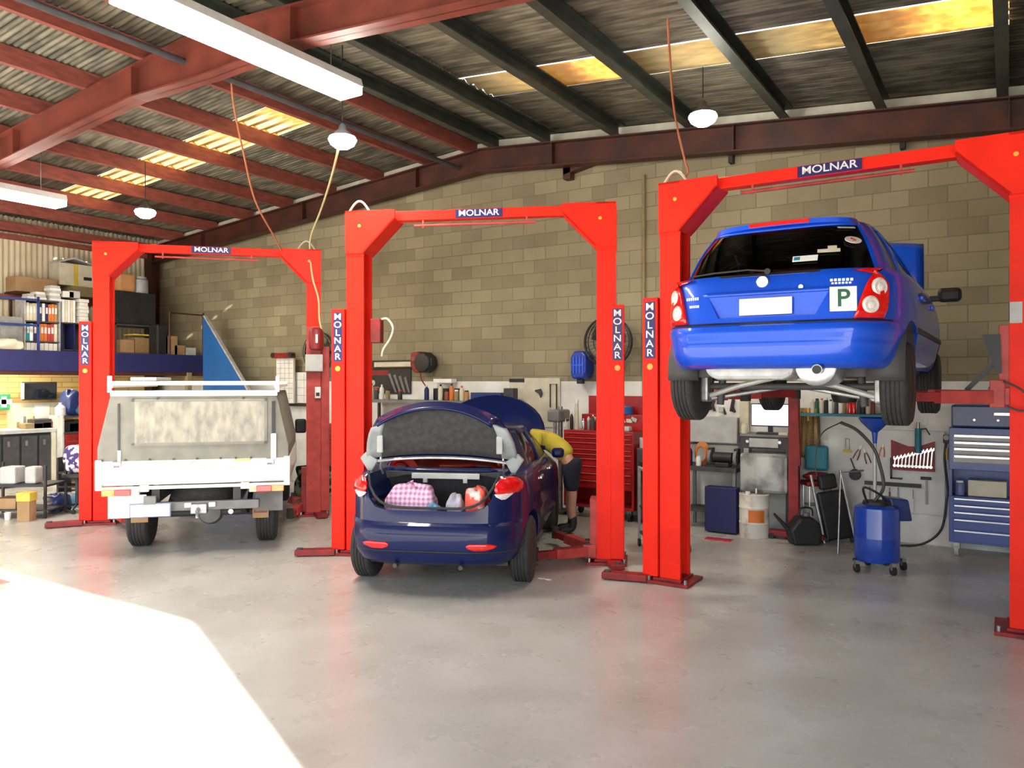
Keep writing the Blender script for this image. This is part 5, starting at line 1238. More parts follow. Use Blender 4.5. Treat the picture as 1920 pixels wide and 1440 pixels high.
x0, x1, z0, z1 = rect(524, 757, 604, 762, YB-.12); simple('chart_shelf', MB().box(x0, x1, YB-.12, YB, z0, z1), 'black', 'thin dark shelf under the two cream wall charts', 'shelf')
# blue triangular panel
a = py(383, 592, YB-.55); b = py(383, 760, YB-.55); c_ = py(482, 760, YB-.55)
tag(MB().prism([(0,0),(c_.x-b.x,0),(0,a.z-b.z)], -.03, .03).build('blue_board', 'board_blue', loc=(b.x, YB-.55, b.z)), 'blue triangular panel standing against the wall at the end of the mezzanine', 'panel')
bpy.data.objects['blue_board'].location.z = 0; 
o = bpy.data.objects['blue_board']; o.data = MB().prism([(0,0),(c_.x-b.x+.55,0),(c_.x-b.x,c_.z),(0,a.z)], -.03, .03).mesh('blue_board'); o.data.materials.append(M('board_blue'))
MB().prism([(c_.x-b.x,c_.z),(c_.x-b.x+.05,c_.z),(.05,a.z),(.0,a.z)], -.035, .035).build('edge_strip', 'galv', bpy.data.objects['blue_board'])
# white pegboard above the sedan bonnet
x0, x1, z0, z1 = rect(955, 710, 1050, 800, YB-.03)
r = T('pegboard', 'white pegboard with a few tools behind the blue sedan bonnet', 'pegboard', ((x0+x1)/2, YB-.03, z0)); w = (x1-x0)/2; h = z1-z0
MB().box(-w,w,0,.03,0,h-.06).build('board', 'cream', r); MB().box(-w,-w+.27,-.004,.03,h-.055,h).build('dark_sign', 'black', r); MB().box(-w+.28,w,0,.03,h-.06,h+.01).build('upper_board', 'cream', r)
p = py(1012, 735, YB-.047); r = T('clamp', 'small dark clamp hanging on the white pegboard', 'clamp', p)
MB().prism([(-.08,.03),(.02,.05),(.05,-.02),(.02,-.09),(-.01,-.03),(-.08,.01)], -.02, .015).build('clamp_body', 'dark_grey', r, bevel=.006)
p = py(1038, 720, YB-.05); q = py(1038, 770, YB-.05); r = T('hacksaw', 'black framed hacksaw hanging upright on the white pegboard', 'hacksaw', (p.x, p.y, q.z)); L = p.z-q.z
MB().tube([(.05,0,0),(.05,0,L),(-.06,0,L),(-.06,0,.05)], .010).build('frame', 'black', r); MB().box(.02,.07,-.01,.01,-.09,.02).build('handle', 'black', r, bevel=.006)
# drill press
p = fl(1046, 968); r = T('drill_press', 'grey bench drill press between the sedan bonnet and red tool chest', 'drill press', (p.x-.14, 9.95, 0))
MB().cyl((0,0,0),(0,0,1.55),.035,n=16).build('column', 'steel', r, smooth=True); MB().box(-.16,.16,-.2,.14,0,.05).build('foot', 'dark_grey', r, bevel=.01)
MB().cbox((0,-.05,1.42),(.20,.36,.18)).build('head', 'grey', r, bevel=.03); MB().cyl((0,-.16,1.12),(0,-.16,1.36),.025,n=12).build('chuck', 'steel', r, smooth=True)
MB().box(-.14,.14,-.28,.03,.95,.98).build('work_table', 'grey', r, bevel=.005)
for k in range(3):
    a = 2*PI*k/3; MB().cyl((.12,-.05,1.38),(.13,-.05+.14*math.cos(a),1.38+.14*math.sin(a)),.007,n=8).build('feed_lever', 'chrome_trim', r)
# bench behind the sedan with bottles etc.
x0, x1, z0, z1 = rect(680, 751, 955, 757, 9.85)
r = T('rear_bench', 'long shelf bench along the wall behind the blue sedan', 'bench', ((x0+x1)/2, 9.85, 0)); w = (x1-x0)/2; rbz = z1
MB().box(-w,w,0,.40,z0,z1).build('bench_top', 'grey', r)
for x in (-w+.05,0,w-.05): MB().box(x-.02,x+.02,.02,.06,0,z0).box(x-.02,x+.02,.34,.38,0,z0).build('leg', 'dark_grey', r)
specs = [(697,'b','cream','cream bottle at the far left of the long bench'),(706,'c','dark_grey','dark can beside the cream bottle on the long bench'),(716,'b','white','white bottle with dark mark on the long bench'),(727,'c','khaki','brown can left of the white tub on the long bench'),
         (750,'c','black','black can near the poster corner on the long bench'),(800,'b','mezz_blue','dark blue pump bottle on the long bench behind the open boot'),(826,'b','cream','cream tub bottle on the long bench'),(838,'c','purlin_red','rusty red can on the long bench'),(847,'b','orange','orange bottle on the long bench'),(856,'c','khaki','brown can right of the orange bottle'),(866,'b','cream','cream bottle right of the brown can'),(875,'c','rust_patch','tan can beside the navy case')]
for u, kd, mt, lb in specs:
    p = py(u, 740, 10.0); h = {'b':.26,'c':.19}[kd]*random.uniform(.85,1.1)
    (bottle if kd == 'b' else can)(p.x, 10.0, rbz+.001, .04, h, mt, lb, group='bottles and cans on the long bench', cap=('white','black','lamp_red')[len(lb)%3])
boxy('navy_case', 882, 735, 938, 751, 9.95, .2, 'cab_blue_dark', 'navy plastic case on the long bench right of the cans', 'case', z=rbz+.001)
boxy('white_tub', 812, 722, 846, 730, 10.1, .15, 'white', 'white tub on top of the black crate behind the sedan', 'tub', z=rbz+.28)
boxy('black_crate', 812, 730, 850, 752, 10.08, .19, 'black', 'black crate under the white tub behind the sedan', 'crate', z=rbz+.001) if True else None
boxy('small_radio', 944, 726, 962, 751, 9.9, .14, 'dark_grey', 'small dark radio at the right end of the long bench', 'radio', z=rbz+.001)
# --- red tool chest
def red_chest(u0, u1, y, vt, label, lid=True):
    a = py(u0, 850, y); b = py(u1, 850, y); zt = py((u0+u1)/2, vt, y).z
    r = T('red_tool_chest', label, 'tool chest', ((a.x+b.x)/2, y, 0)); w = (b.x-a.x)/2
    MB().box(-w,w,0,.45,.42,zt).box(-w,w,0,.45,.15,.19).box(-w,-w+.03,0,.45,.19,.42).box(w-.03,w,0,.45,.19,.42).box(-w,w,.42,.45,.19,.42).build('cabinet_body', 'chest_red', r, bevel=.004)
    n = 9; hs = [.07,.07,.10,.07,.07,.11,.11,.11,.12]; s = sum(hs); z = .43; zs = [z]
    for h in hs[::-1]: z += h*(zt-.46)/s; zs.append(z)
    drawer_bank(r, -w+.03, w-.03, 0, zs, 'chest_red', 'lift_red_worn', .014)
    for x in (-w+.08, w-.08):
        for yy in (.07,.38): MB().cyl((x-.02,yy,.06),(x+.02,yy,.06),.06,n=16).build('castor', 'black', r, smooth=True); MB().box(x-.03,x+.03,yy-.03,yy+.03,.09,.16).build('castor_fork', 'steel', r)
    return r, w, zt
r, w, zt = red_chest(1057, 1188, 9.72, 808, 'large red roller tool chest behind the right post of the middle hoist')
cx = r.location.x
lr = T('red_top_box', 'open red top tool box standing on the large red chest', 'tool box', (cx+.05, 9.95, zt+.001))
MB().box(-w*.78,w*.95,0,.22,0,.22).build('box_body', 'chest_red', lr, bevel=.005); MB().prism([(.22,.22),(.22,.48),(.25,.48),(.25,.22)], -w*.78, w*.95, axis='X').build('open_lid', 'chest_red', lr)
for k, x in enumerate((-.3,-.22,-.12,.22,.33,.4)): MB().cbox((x,-.012,.12+.02*(k%3)),(.05,.012,.09),(0,.4*k,0)).build('sticker', ('white','cream','light_grey')[k%3], lr)
p = py(1172, 737, 10.0); can(p.x, 10.02, zt+.225, .10, .12, 'board_blue', 'round blue tin on top of the open red tool box', name='blue_tin', cat='tin', cap='plate_blue')
p = py(1082, 780, 9.85); bottle(p.x, 9.84, zt+.001, .03, .42, 'cream', 'tall cream tube at the left end of the large red chest', neck=.8, name='tube', cat='tube')
p = py(1163, 790, 9.8); simple('paper_towel', MB().box(-.16,.16,-.06,.06,0,.07), 'light_grey', 'pale folded cloth on the right end of the large red chest', 'cloth', loc=(p.x, 9.80, zt+.001), bevel=.02)
for k, (u, mt) in enumerate(((1092,'chrome_trim'),(1102,'steel'),(1110,'dark_grey'),(1070,'black'))):
    p = py(u, 790, 9.8); bottle(p.x, 9.83, zt+.001, .025, .16+.03*k, mt, ('shiny chrome socket tower on the red chest','steel can right of the chrome socket tower','dark grey flask beside the hoist post on the red chest','black flask at the left edge of the red chest')[k], cat='flask', name='flask')
r2, w2, zt2 = red_chest(606, 650, 9.7, 795, 'dark narrow red tool chest between the left and middle hoists')
p = fl(552, 944); tag(MB().prism([(-.35,0),(.35,0),(.32,.12),(-.1,.15),(-.3,.10)], -.12, .12).build('trolley_jack', 'dark_red', loc=(p.x+.2, p.y+.1, .0), bevel=.01), 'dark red trolley jack on the floor between the ute and the left hoist post', 'jack')
p = fl(556, 938); q = p+Vector((0,.35,0)); blob('parts_pile', q.x, q.y, 0, .30, .20, .26, ramp_mat('mixed_scrap', (.30,.38,.24), (.01,.012,.01), rough=.6, scale=9, det_lo=.5, det_hi=.6), 'dark heap of parts with pale green streaks behind the ute', 'parts', .2, 33, amp=.2)
# --- parts washer / clutter between chest and right hoist
p = fl(1208, 985)
r = T('dark_machine', 'dark machine with hoses behind the left post of the right hoist', 'machine', (p.x+.02, 9.72, 0))
MB().box(-.17,.20,0,.42,.05,1.02).build('machine_body', 'dark_grey', r, bevel=.02); MB().box(-.12,.14,-.02,.0,.55,.85).build('front_panel', 'black', r, bevel=.01)
MB().cyl((.02,.15,1.02),(.02,.15,1.26),.11,n=18).build('red_tank', 'dark_red', r, smooth=True); MB().cyl((-.1,.05,1.02),(-.1,.05,1.16),.04,n=14).build('filter_bowl', 'galv', r, smooth=True)
MB().tube(curve_pts([(.1,.05,1.02),(.18,-.05,1.25),(.06,.0,1.42),(-.08,.1,1.38),(-.12,.2,1.1)], 5), .015).build('hose', 'black', r, smooth=True)
for k in range(5): MB().cbox((-.14+.07*k,.2,1.28+.05*(k%2)),(.05,.08,.14+.03*(k%3)),(0,.2*k,0)).build('hung_part', ('dark_red','dark_grey','khaki','black','green_dark')[k], r, bevel=.01)
# trolley frame
p = fl(1250, 1036)
r = T('wheeled_trolley', 'grey tubular wheeled trolley behind the left post of the right hoist', 'trolley', (p.x, p.y, 0), TH)
for x in (-.25,.25):
    for y in (0,.35):
        MB().box(x-.014,x+.014,y-.014,y+.014,.09,.93).build('post', 'galv', r); MB().cyl((x-.015,y,.045),(x+.015,y,.045),.045,n=14).build('castor', 'black', r, smooth=True)
for z in (.16,.46,.90): MB().box(-.25,.25,0,.35,z,z+.02).build('shelf', 'dark_grey' if z < .9 else 'galv', r)
for k, (x, mt) in enumerate(((-.15,'black'),(.05,'dark_grey'),(.17,'black'))): 
    q = local_to_world(r, (x,.15,.182)); can(q.x, q.y, .182, .055, .2, mt, ('black tin on the lowest trolley shelf, left','dark grey tin on the lowest trolley shelf, middle','black tin on the lowest trolley shelf, right')[k], cap='dark_grey', name='tin', cat='tin')
p = fl(1348, 1012); simple('red_floor_mat', MB().box(-.16,.16,-.06,.06,0,.012), 'lamp_red', 'small red lid lying on the floor left of the white drum', 'lid', loc=(p.x, p.y, 0), bevel=.004)
p = fl(1022, 1086)
for k, dx in enumerate((-.045,.03)):
    simple('floor_scrap', MB().prism([(-.03,-.01),(.02,-.02),(.03,.015),(-.01,.02)], 0, .006, axis='Z'), 'paper', ('left','right')[k]+' of two white paper scraps on the floor beside the sedan wheel', 'paper scrap', loc=(p.x+dx, p.y, 0))
# ================================================================ LEFT SIDE: MEZZANINE
XM = -14.2
def rectx(u0, v0, u1, v1, x):
    a = px(u0, (v0+v1)/2, x); b = px(u1, (v0+v1)/2, x); um = (u0+u1)/2
    return a.y, b.y, px(um, v1, x).z, px(um, v0, x).z
ZM = 2.44
r = T('mezzanine', 'storage mezzanine with a dark blue edge along the left wall', 'mezzanine', (XM, 0, 0))
MB().box(-1.79,0,-.4,10.28,ZM-.06,ZM).build('deck', 'wood', r); MB().box(-.02,.03,-.4,10.28,2.10,ZM+.02).build('edge_beam', 'mezz_blue', r)
MB().box(-.02,.02,-.4,10.28,2.03,2.10).build('lower_flange', 'rafter_dark', r)
for y in (1.5,4.6): MB().box(-.05,.05,y-.05,y+.05,0,2.1).build('post', 'purlin_dark', r)
MB().box(-.05,.05,9.75,9.85,0,2.1).build('post', 'khaki', r)
for u in (318, 381):
    p = px(u, 640, XM); MB().cyl((0,p.y,ZM),(0,p.y,3.35 if u == 381 else 3.32),.022,n=10).build('rail_post', 'rafter_dark', r, smooth=True)
ya_, yb_ = px(318,600,XM).y, px(381,600,XM).y
MB().cyl((0,ya_,3.3),(0,yb_,3.3),.015,n=8).build('rail', 'rafter_dark', r)
def binder_row(y0, y1, z, h, mats, x, names, where, group):
    n = len(mats); wd = (y1-y0)/n
    for i, mt in enumerate(mats):
        o = T('binder', '%s binder, %s from the left on the %s'%(names[i], words[i], where), 'binder', (x, y0+wd*(i+.5), z), 0, group)
        hh = h*random.uniform(.93,1)
        MB().box(-.24,0,-wd*.45,wd*.45,0,hh).build('cover', mt, o, bevel=.004)
        MB().box(0,.003,-wd*.3,wd*.3,hh*.45,hh*.8).build('spine_label', 'paper', o)
x = XM-.45
y0, y1, z0, z1 = rectx(47, 562, 112, 656, x)
r = T('bookcase', 'grey bookcase of coloured binders on the mezzanine', 'bookcase', (x, (y0+y1)/2, ZM)); w = (y1-y0)/2; h = z1-ZM
for s in (-1,1): MB().box(-.32,0,s*w-.015,s*w+.015,0,h).build('side_panel', 'galv', r)
MB().box(-.32,-.30,-w,w,0,h).build('back_panel', 'dark_grey', r)
sh = [.02, h*.20, h*.58, h-.02]
for z in sh: MB().box(-.30,0,-w,w,z-.012,z+.012).build('shelf', 'dark_grey', r)
G_ = 'binders in the mezzanine bookcase'
binder_row(y0+.03, y1-.03, ZM+sh[2]+.013, h*.34, ['cream','cream','cream','cream','dark_grey','plate_white','mezz_blue','orange','orange','cardboard'], x-.02, ['cream','cream','cream','cream','dark grey','white','dark blue','orange','orange','brown'], 'top row of the mezzanine bookcase', G_)
binder_row(y0+.03, y1-.03, ZM+sh[1]+.013, h*.34, ['teal','plate_white','mezz_blue','plate_white','orange','orange','lift_red_worn','lift_red_worn','cream'], x-.02, ['teal','white','dark blue','white','orange','orange','red','red','cream'], 'middle row of the mezzanine bookcase', G_)
binder_row(y0+.03, y1-.03, ZM+sh[0]+.013, h*.15, ['paper']*7, x-.02, ['low white']*7, 'bottom row of the mezzanine bookcase', G_)
# stacks of books on the bookcase
for k, (u0, u1, n, zb) in enumerate(((48,62,2,ZM+h),(64,84,3,ZM+h),(90,112,6,ZM+h))):
    a = px(u0, 560, x-.1).y; b = px(u1, 560, x-.1).y
    for i in range(n):
        tag(MB().box(-.22,0,a+.01*(i%2),b-.015*(i%3),0,.045).build('manual', 'paper' if i%2 == 0 else 'light_grey', loc=(x-.03, 0, zb+.001+i*.047), bevel=.003), '%s manual, %s from the bottom of the %s stack on top of the bookcase'%(('white','grey')[i%2], words[i], ('left','middle','right')[k]), 'book', 'manuals stacked on the bookcase')
# second shelf unit with white boxes
y0, y1, z0, z1 = rectx(116, 606, 182, 656, x)
r = T('shelf_unit', 'dark shelf unit right of the mezzanine bookcase', 'shelf unit', (x, (y0+y1)/2, ZM)); w = (y1-y0)/2; h2_ = 1.0*(z1-ZM)
MB().box(-.35,0,-w,w,h2_-.02,h2_).box(-.35,0,-w,w,.05,.07).box(-.35,-.33,-w,w,0,h2_).build('shelf', 'dark_grey', r)
for s in (-w,-w*.3,w): MB().box(-.35,0,s-.012,s+.012,0,h2_).build('upright', 'mezz_blue', r)
zz = ZM+h2_
for k in range(5):
    a = px(118+5*k, 590, x).y; b = px(122.4+5*k, 590, x).y
    tag(MB().box(-.25,0,a,b,0,.42).build('box_file', ('paper','cream')[k%2], loc=(x-.02,0,zz+.001), bevel=.003), 'upright %s box file, %s from the left on the dark shelf unit'%(('white','cream')[k%2], words[k]), 'box file', 'upright files on the shelf unit')
for k in range(7):
    a = px(150, 590, x).y; b = px(168, 590, x).y
    tag(MB().box(-.25,0,a+.01*(k%2),b-.01*(k%3),0,.062).build('white_carton', 'paper', loc=(x-.02,0,zz+.001+.066*k), bevel=.003), 'flat white carton, %s from the bottom of the tall stack by the hoist post'%words[k], 'carton', 'flat white cartons in a stack')
for k in range(4):
    a = px(118+12*k, 585, x-.05).y
    tag(MB().box(-.25,0,a,a+.20,0,.11+.02*(k%2)).build('white_carton', ('paper','light_grey')[k%2], loc=(x-.05,0,zz+.001+.47 - (0 if k < 3 else .0)), bevel=.004), '%s carton lying on the upright files, %s from the left'%(('white','grey')[k%2], words[k]), 'carton', 'cartons lying on the files') if k < 2 else None
# boxes high up near the cladding
x = XL+.45
def mzbox(name, u0, v0, u1, v1, x, d, mat, label, cat, z=None, bevel=.008):
    y0, y1, z0, z1 = rectx(u0, v0, u1, v1, x)
    if z is not None: z0 = z
    return simple(name, MB().box(x-d, x, y0, y1, z0, z1), mat, label, cat, bevel=bevel)
y0, y1, z0, z1 = rectx(30, 552, 182, 556, x)
r = T('high_shelf', 'brown shelf board high on the ribbed cladding behind the bookcase', 'shelf', (x, (y0+y1)/2, z0)); w = (y1-y0)/2; zh = z1
MB().box(-.45,0,-w,w,0,z1-z0).build('board', 'rafter_dark', r)
for s in (-w+.1,0,w-.1): MB().box(-.43,-.40,s-.02,s+.02,-(z0-ZM)+.0,0).build('upright', 'rafter_dark', r)
mzbox('brown_carton', 30, 521, 108, 552, x, .4, 'cardboard', 'long brown carton on the high shelf above the bookcase', 'carton', zh+.001)
mzbox('brown_parcel', 86, 530, 112, 552, x+.08, .1, 'wood', 'darker brown parcel in front of the long brown carton', 'parcel', zh+.001) if False else None
mzbox('tan_carton', 133, 538, 182, 552, x, .4, 'khaki', 'low tan carton under the large white box on the high shelf', 'carton', zh+.001)
y0, y1, z0, z1 = rectx(112, 497, 180, 538, x)
r = T('white_box', 'large white and cream box with open flaps on the high shelf', 'box', (x, (y0+y1)/2, rectx(133,538,182,552,x)[3]+.002)); w = (y1-y0)/2; h = z1-z0
MB().box(-.4,0,-w,w,0,h).build('carton', 'cream', r, bevel=.006); MB().box(0,.004,-w*.25,w*.0,0,h).build('yellow_stripe', 'yellow', r)
MB().box(.0,.005,w*.3,w*.75,h*.3,h*.45).build('dark_mark', 'black', r)
MB().prism([(-w,h),(-w*.2,h+.1),(w,h),(w,h+.01),(-w*.2,h+.13),(-w,h+.03)], -.4, 0, axis='X').build('flap', 'light_grey', r)
# right part of the mezzanine, seen through the left hoist
x = XM-.5
mzbox('black_cabinet', 215, 548, 292, 612, x, .5, 'black', 'large black cabinet on the mezzanine right of the left hoist post', 'cabinet', ZM+.62)
y0, y1, z0, z1 = rectx(214, 612, 306, 616, x+.05)
r = T('storage_rack', 'dark storage rack under the black cabinet on the mezzanine', 'rack', (x+.05, (y0+y1)/2, ZM)); w = (y1-y0)/2
MB().box(-.55,0,-w,w,.58,.61).build('shelf', 'dark_grey', r); MB().box(-.55,0,-w,w,.03,.05).build('shelf', 'wood', r)
for s in (-w+.03,w-.03): MB().box(-.04,0,s-.02,s+.02,0,.61).box(-.55,-.51,s-.02,s+.02,0,.61).build('upright', 'dark_grey', r)
mzbox('yellow_carton', 250, 627, 300, 634, x, .35, 'yellow', 'flat yellow carton on top of the tan cartons in the mezzanine rack', 'carton', ZM+.40)
mzbox('tan_box', 226, 637, 252, 668, x, .35, 'cardboard', 'tan box at the left of the mezzanine rack', 'box', ZM+.055)
mzbox('tan_box', 254, 634, 300, 668, x, .35, 'wood', 'wide light brown box at the right of the mezzanine rack', 'box', ZM+.055)
y0, y1, z0, z1 = rectx(232, 492, 262, 520, XL+.4)
blob('orange_bundle', XL+.35, (y0+y1)/2, ZM+1.62, .20, .45, .15, 'rust_patch', 'orange brown bundle on top of the black cabinet', 'bundle', 0, 41) if False else None
mzbox('orange_bundle', 222, 512, 256, 530, x-.05, .4, 'rust_patch', 'rusty orange bundle on top of the black cabinet', 'bundle', rectx(215,548,292,612,x)[3]+.001, bevel=.05)
p = px(272, 548, x); can(p.x-.2, p.y, rectx(215,548,292,612,x)[3]+.001, .17, .34, 'foil', 'pale grey green drum on top of the black cabinet', name='drum', cat='drum', cap='foil')
p = px(218, 590, x+.0); simple('small_cream_box', MB().box(-.1,0,-.08,.08,0,.14), 'cream', 'small cream box beside the left hoist post on the mezzanine rack', 'box', loc=(x+.05, p.y+.08, ZM+.611))if False else None
for k, (u, mt, lb) in enumerate(((306,'black','black bag at the open end of the mezzanine'),(322,'cardboard','brown box at the mezzanine railing'),(338,'wood','low brown crate near the mezzanine railing'),(357,'light_grey','small grey box by the last mezzanine rail post'))):
    p = px(u, 650, XM-.12); h = (.62,.40,.22,.18)[k]
    simple('stored_box', MB().box(-.3,0,-.13,.13,0,h), mt, lb, 'box', loc=(XM-.12, min(p.y,10.13), ZM+.001), bevel=.03 if k == 0 else .006)
# items left of the bookcase
p = px(22, 620, x); 
r = T('standing_frame', 'blue grey metal frame with pale panel at the left end of the mezzanine', 'frame', (XM-.3, p.y, ZM))
for s in (-.45,.35): MB().box(-.03,.0,s-.02,s+.02,0,.98).build('upright', 'cab_blue_dark', r)
MB().box(-.03,0,-.45,.35,.9,.94).box(-.03,0,-.45,.35,.45,.49).build('cross_bar', 'cab_blue_dark', r); MB().box(-.05,-.03,-.25,.10,.05,.60).build('panel', 'grey', r)
p = px(17, 648, XM-.2); blob('cloth_bundle', XM-.2, p.y, ZM, .12, .2, .10, 'cream', 'cream cloth bundle at the foot of the blue grey frame', 'cloth', 0, 55)
# ================================================================ LEFT SIDE: UNDER THE MEZZANINE
x = XL+.35
y0, y1, z0, z1 = rectx(43, 716, 107, 750, x)
r = T('wall_television', 'black television with pale left edge mounted on the yellow brick wall', 'television', (x, (y0+y1)/2, z0)); w = (y1-y0)/2; h = z1-z0
MB().box(-.05,0,-w,w,0,h).build('bezel', 'black', r, bevel=.01); MB().box(0,.004,-w+.03,w-.03,.03,h-.03).build('screen', 'screen_off', r); MB().box(-.02,.006,-w-.03,-w+.02,.02,h-.02).build('side_strip', 'light_grey', r)
MB().box(-.34,-.05,-.06,.06,h/2-.06,h/2+.06).build('wall_arm', 'dark_grey', r)
y0, y1, z0, z1 = rectx(-6, 739, 20, 768, XL+.14)
r = T('first_aid_box', 'green first aid box with a white cross on the yellow brick wall', 'first aid box', (XL+.14, (y0+y1)/2, z0)); w = (y1-y0)/2; h = z1-z0
MB().box(-.14,0,-w,w,0,h).build('case', 'first_aid', r, bevel=.01); MB().box(0,.006,-.045,.045,h*.15,h*.85).box(0,.006,-.14,.14,h*.5-.045,h*.5+.045).build('white_cross', 'white', r)
y0, y1, z0, z1 = rectx(24, 755, 117, 806, XL+.25)
r = T('notice_board', 'cream board crowded with papers on the yellow brick wall below the television', 'notice board', (XL+.25, (y0+y1)/2, z0)); w = (y1-y0)/2; h = z1-z0
MB().box(-.25,0,-w,w,0,h).build('board', 'cream', r)
MB().box(0,.01,-w*.15,w*.45,h*.42,h*.92).build('big_sheet', 'white', r)
for k in range(9): MB().box(0,.006,-w*.85+.13*k*w,-w*.85+.13*k*w+.10*w,h*(.05+.1*(k%3)),h*(.05+.1*(k%3))+.14).build('pinned_note', ('khaki','paper','grey','light_blue','cardboard')[k%5], r)
y0, y1, z0, z1 = rectx(-30, 806, 106, 818, XL+.9)
r = T('counter', 'long counter with a pale top under the notice board', 'counter', (XL+.9, (y0+y1)/2, 0)); w = (y1-y0)/2; ct = z1
MB().box(-.88,0,-w,w,ct-.07,ct).build('counter_top', 'light_grey', r, bevel=.006); MB().box(-.85,-.05,-w,w,0,ct-.08).build('cupboard', 'black', r)
MB().box(-.05,-.02,w-.08,w,0,ct-.07).build('end_post', 'cream', r)
for k in range(4):
    s = -w+2*w*k/4; d = MB().box(-.05,-.035,s+.02,s+2*w/4-.02,.06,ct-.12).build('door', 'dark_grey', r, bevel=.004); MB().box(-.035,-.02,s+.08,s+.12,ct-.3,ct-.2).build('handle', 'steel', d)
for k, (u, mt, lb, hh) in enumerate(((62,'khaki','brown folder pile on the pale counter',.10),(78,'dark_grey','dark printer on the pale counter below the papers',.17),(94,'purlin_red','small red box on the pale counter',.11))):
    p = px(u, 800, XL+.7); simple('counter_box', MB().box(-.25,0,-.16,.16,0,hh), mt, lb, 'box', loc=(XL+.75, p.y, ct+.001), bevel=.01)
# shelf stack next to post
y0, y1, z0, z1 = rectx(119, 780, 176, 880, XL+1.1)
r = T('side_shelving', 'dark open shelving with a red base beside the left hoist post', 'shelving', (XL+1.1, (y0+y1)/2, 0)); w = (y1-y0)/2
for z in (.25,.55,.95,1.25): MB().box(-.5,0,-w,w,z-.015,z+.015).build('shelf', 'dark_grey', r)
for s in (-w,w): MB().box(-.5,0,s-.015,s+.015,0,1.28).build('side_panel', 'light_grey', r)
MB().box(-.48,.01,-w+.03,w-.03,.57,.93).build('red_drawer_unit', 'dark_red', r, bevel=.01)
for z in (.66,.78): MB().box(.01,.02,-w+.06,w-.06,z,z+.01).build('drawer_line', 'lift_red_worn', r)
ys = [y0+(y1-y0)*f for f in (.18,.45,.75)]
blob('teal_cloth', XL+.9, ys[2], 1.27, .18, .22, .20, 'teal', 'teal cloth bundle on top of the dark shelving', 'cloth', 0, 61); blob('blue_jacket', XL+.9, ys[1]-.02, 1.27, .16, .15, .24, 'cab_blue_dark', 'dark blue jacket heaped left of the teal cloth', 'jacket', 0, 62)
simple('white_jug', MB().lathe([(.07,0),(.09,.02),(.09,.16),(.03,.22),(.03,.25)], n=18), 'letter_white', 'white jug at the left end of the dark shelving top', 'jug', loc=(XL+.95, ys[0]-.08, 1.266), smooth=True)
for k in range(4):
    simple('black_case', MB().box(-.3,0,-.10,.10,0,(.2,.16,.22,.18)[k]), ('black','dark_grey')[k%2], '%s case, %s from the left on the upper dark shelf'%(('black','dark grey')[k%2], words[k]), 'case', 'cases on the dark shelving', loc=(XL+1.02, y0+.16+(y1-y0-.3)*k/3, .966), bevel=.01)
# trolley with cartons further forward
p = fl(22, 972)
r = T('steel_stand', 'dark steel stand with cartons at the left edge of the frame', 'stand', (p.x, p.y, 0), TH)
for a in (-.45,.47):
    for b in (0,.5): MB().box(a-.015,a+.015,b-.015,b+.015,0,.74).build('leg', 'black', r)
MB().box(-.47,.49,-.02,.52,.44,.47).build('shelf', 'black', r); MB().box(-.47,.49,-.02,.52,.70,.72).build('top_shelf', 'black', r) if False else None
MB().box(-.47,.49,-.02,.52,.10,.12).build('lower_shelf', 'dark_grey', r)
def on(rt, X_, Y_, Z_, w_, d_, h_, mat, label, cat, name, bevel=.005):
    q = local_to_world(rt, (X_, Y_, Z_)); o = MB().box(-w_/2,w_/2,-d_/2,d_/2,0,h_).build(name, mat, loc=q, bevel=bevel); o.rotation_euler = (0,0,rt.rotation_euler.z); return tag(o, label, cat)
on(r, -.10,.18,.471,.22,.25,.24,'light_grey','grey white tub on the dark steel stand','tub','storage_tub',.02); on(r, .20,.18,.471,.16,.2,.24,'light_grey','smaller pale canister on the dark steel stand','canister','canister',.03)
on(r, -.13,.2,.121,.3,.3,.15,'cardboard','flat brown carton on the lower shelf of the steel stand','carton','brown_carton')
p = fl(50, 976); q = T('carton_anchor', None, None, p, TH); 
o = on(q, 0,.0,.0,.17,.16,.27,'cardboard','upright brown carton on the floor by the steel stand','carton','upright_carton'); o2 = on(q, 0,.0,.272,.19,.17,.12,'yellow','yellow box on top of the upright brown carton','box','yellow_box'); bpy.data.objects.remove(q)
p = fl(80, 962); blob('dark_blue_bag', p.x, p.y+.2, 0, .17, .15, .13, 'cab_blue_dark', 'dark blue rounded bag on the floor right of the brown carton', 'bag', .3, 71)
p = fl(88, 968)
r = T('office_stool', 'black stool carrying a patterned bag left of the left hoist post', 'stool', (p.x-.05, p.y+.45, 0), TH)
MB().cyl((0,0,.10),(0,0,.5),.025,n=12).build('pedestal', 'dark_grey', r); MB().cyl((0,0,.5),(0,0,.57),.20,n=28).build('seat', 'black', r, bevel=.02)
for k in range(5):
    a = 2*PI*k/5; MB().cyl((0,0,.11),(.24*math.cos(a),.24*math.sin(a),.07),.015,n=8).build('leg', 'black', r); MB().cyl((.24*math.cos(a),.24*math.sin(a)-.015,.03),(.24*math.cos(a),.24*math.sin(a)+.015,.03),.03,n=12).build('castor', 'black', r)
blob('patterned_bag', r.location.x, r.location.y, .571, .17, .13, .20, 'patterned', 'white and purple patterned bag on the black stool', 'bag', .5, 73, amp=.08)
p = fl(140, 951); bottle(p.x, p.y, 0, .06, .24, 'light_blue', 'light blue spray bottle with a white top on the floor near the left hoist post', neck=.5)
p = fl(151, 958); simple('leaning_rod', MB().cyl((0,0,0),(-.06,.05,.34),.012,n=8), 'black', 'short black rod leaning beside the light blue bottle', 'rod', loc=(p.x, p.y, 0))
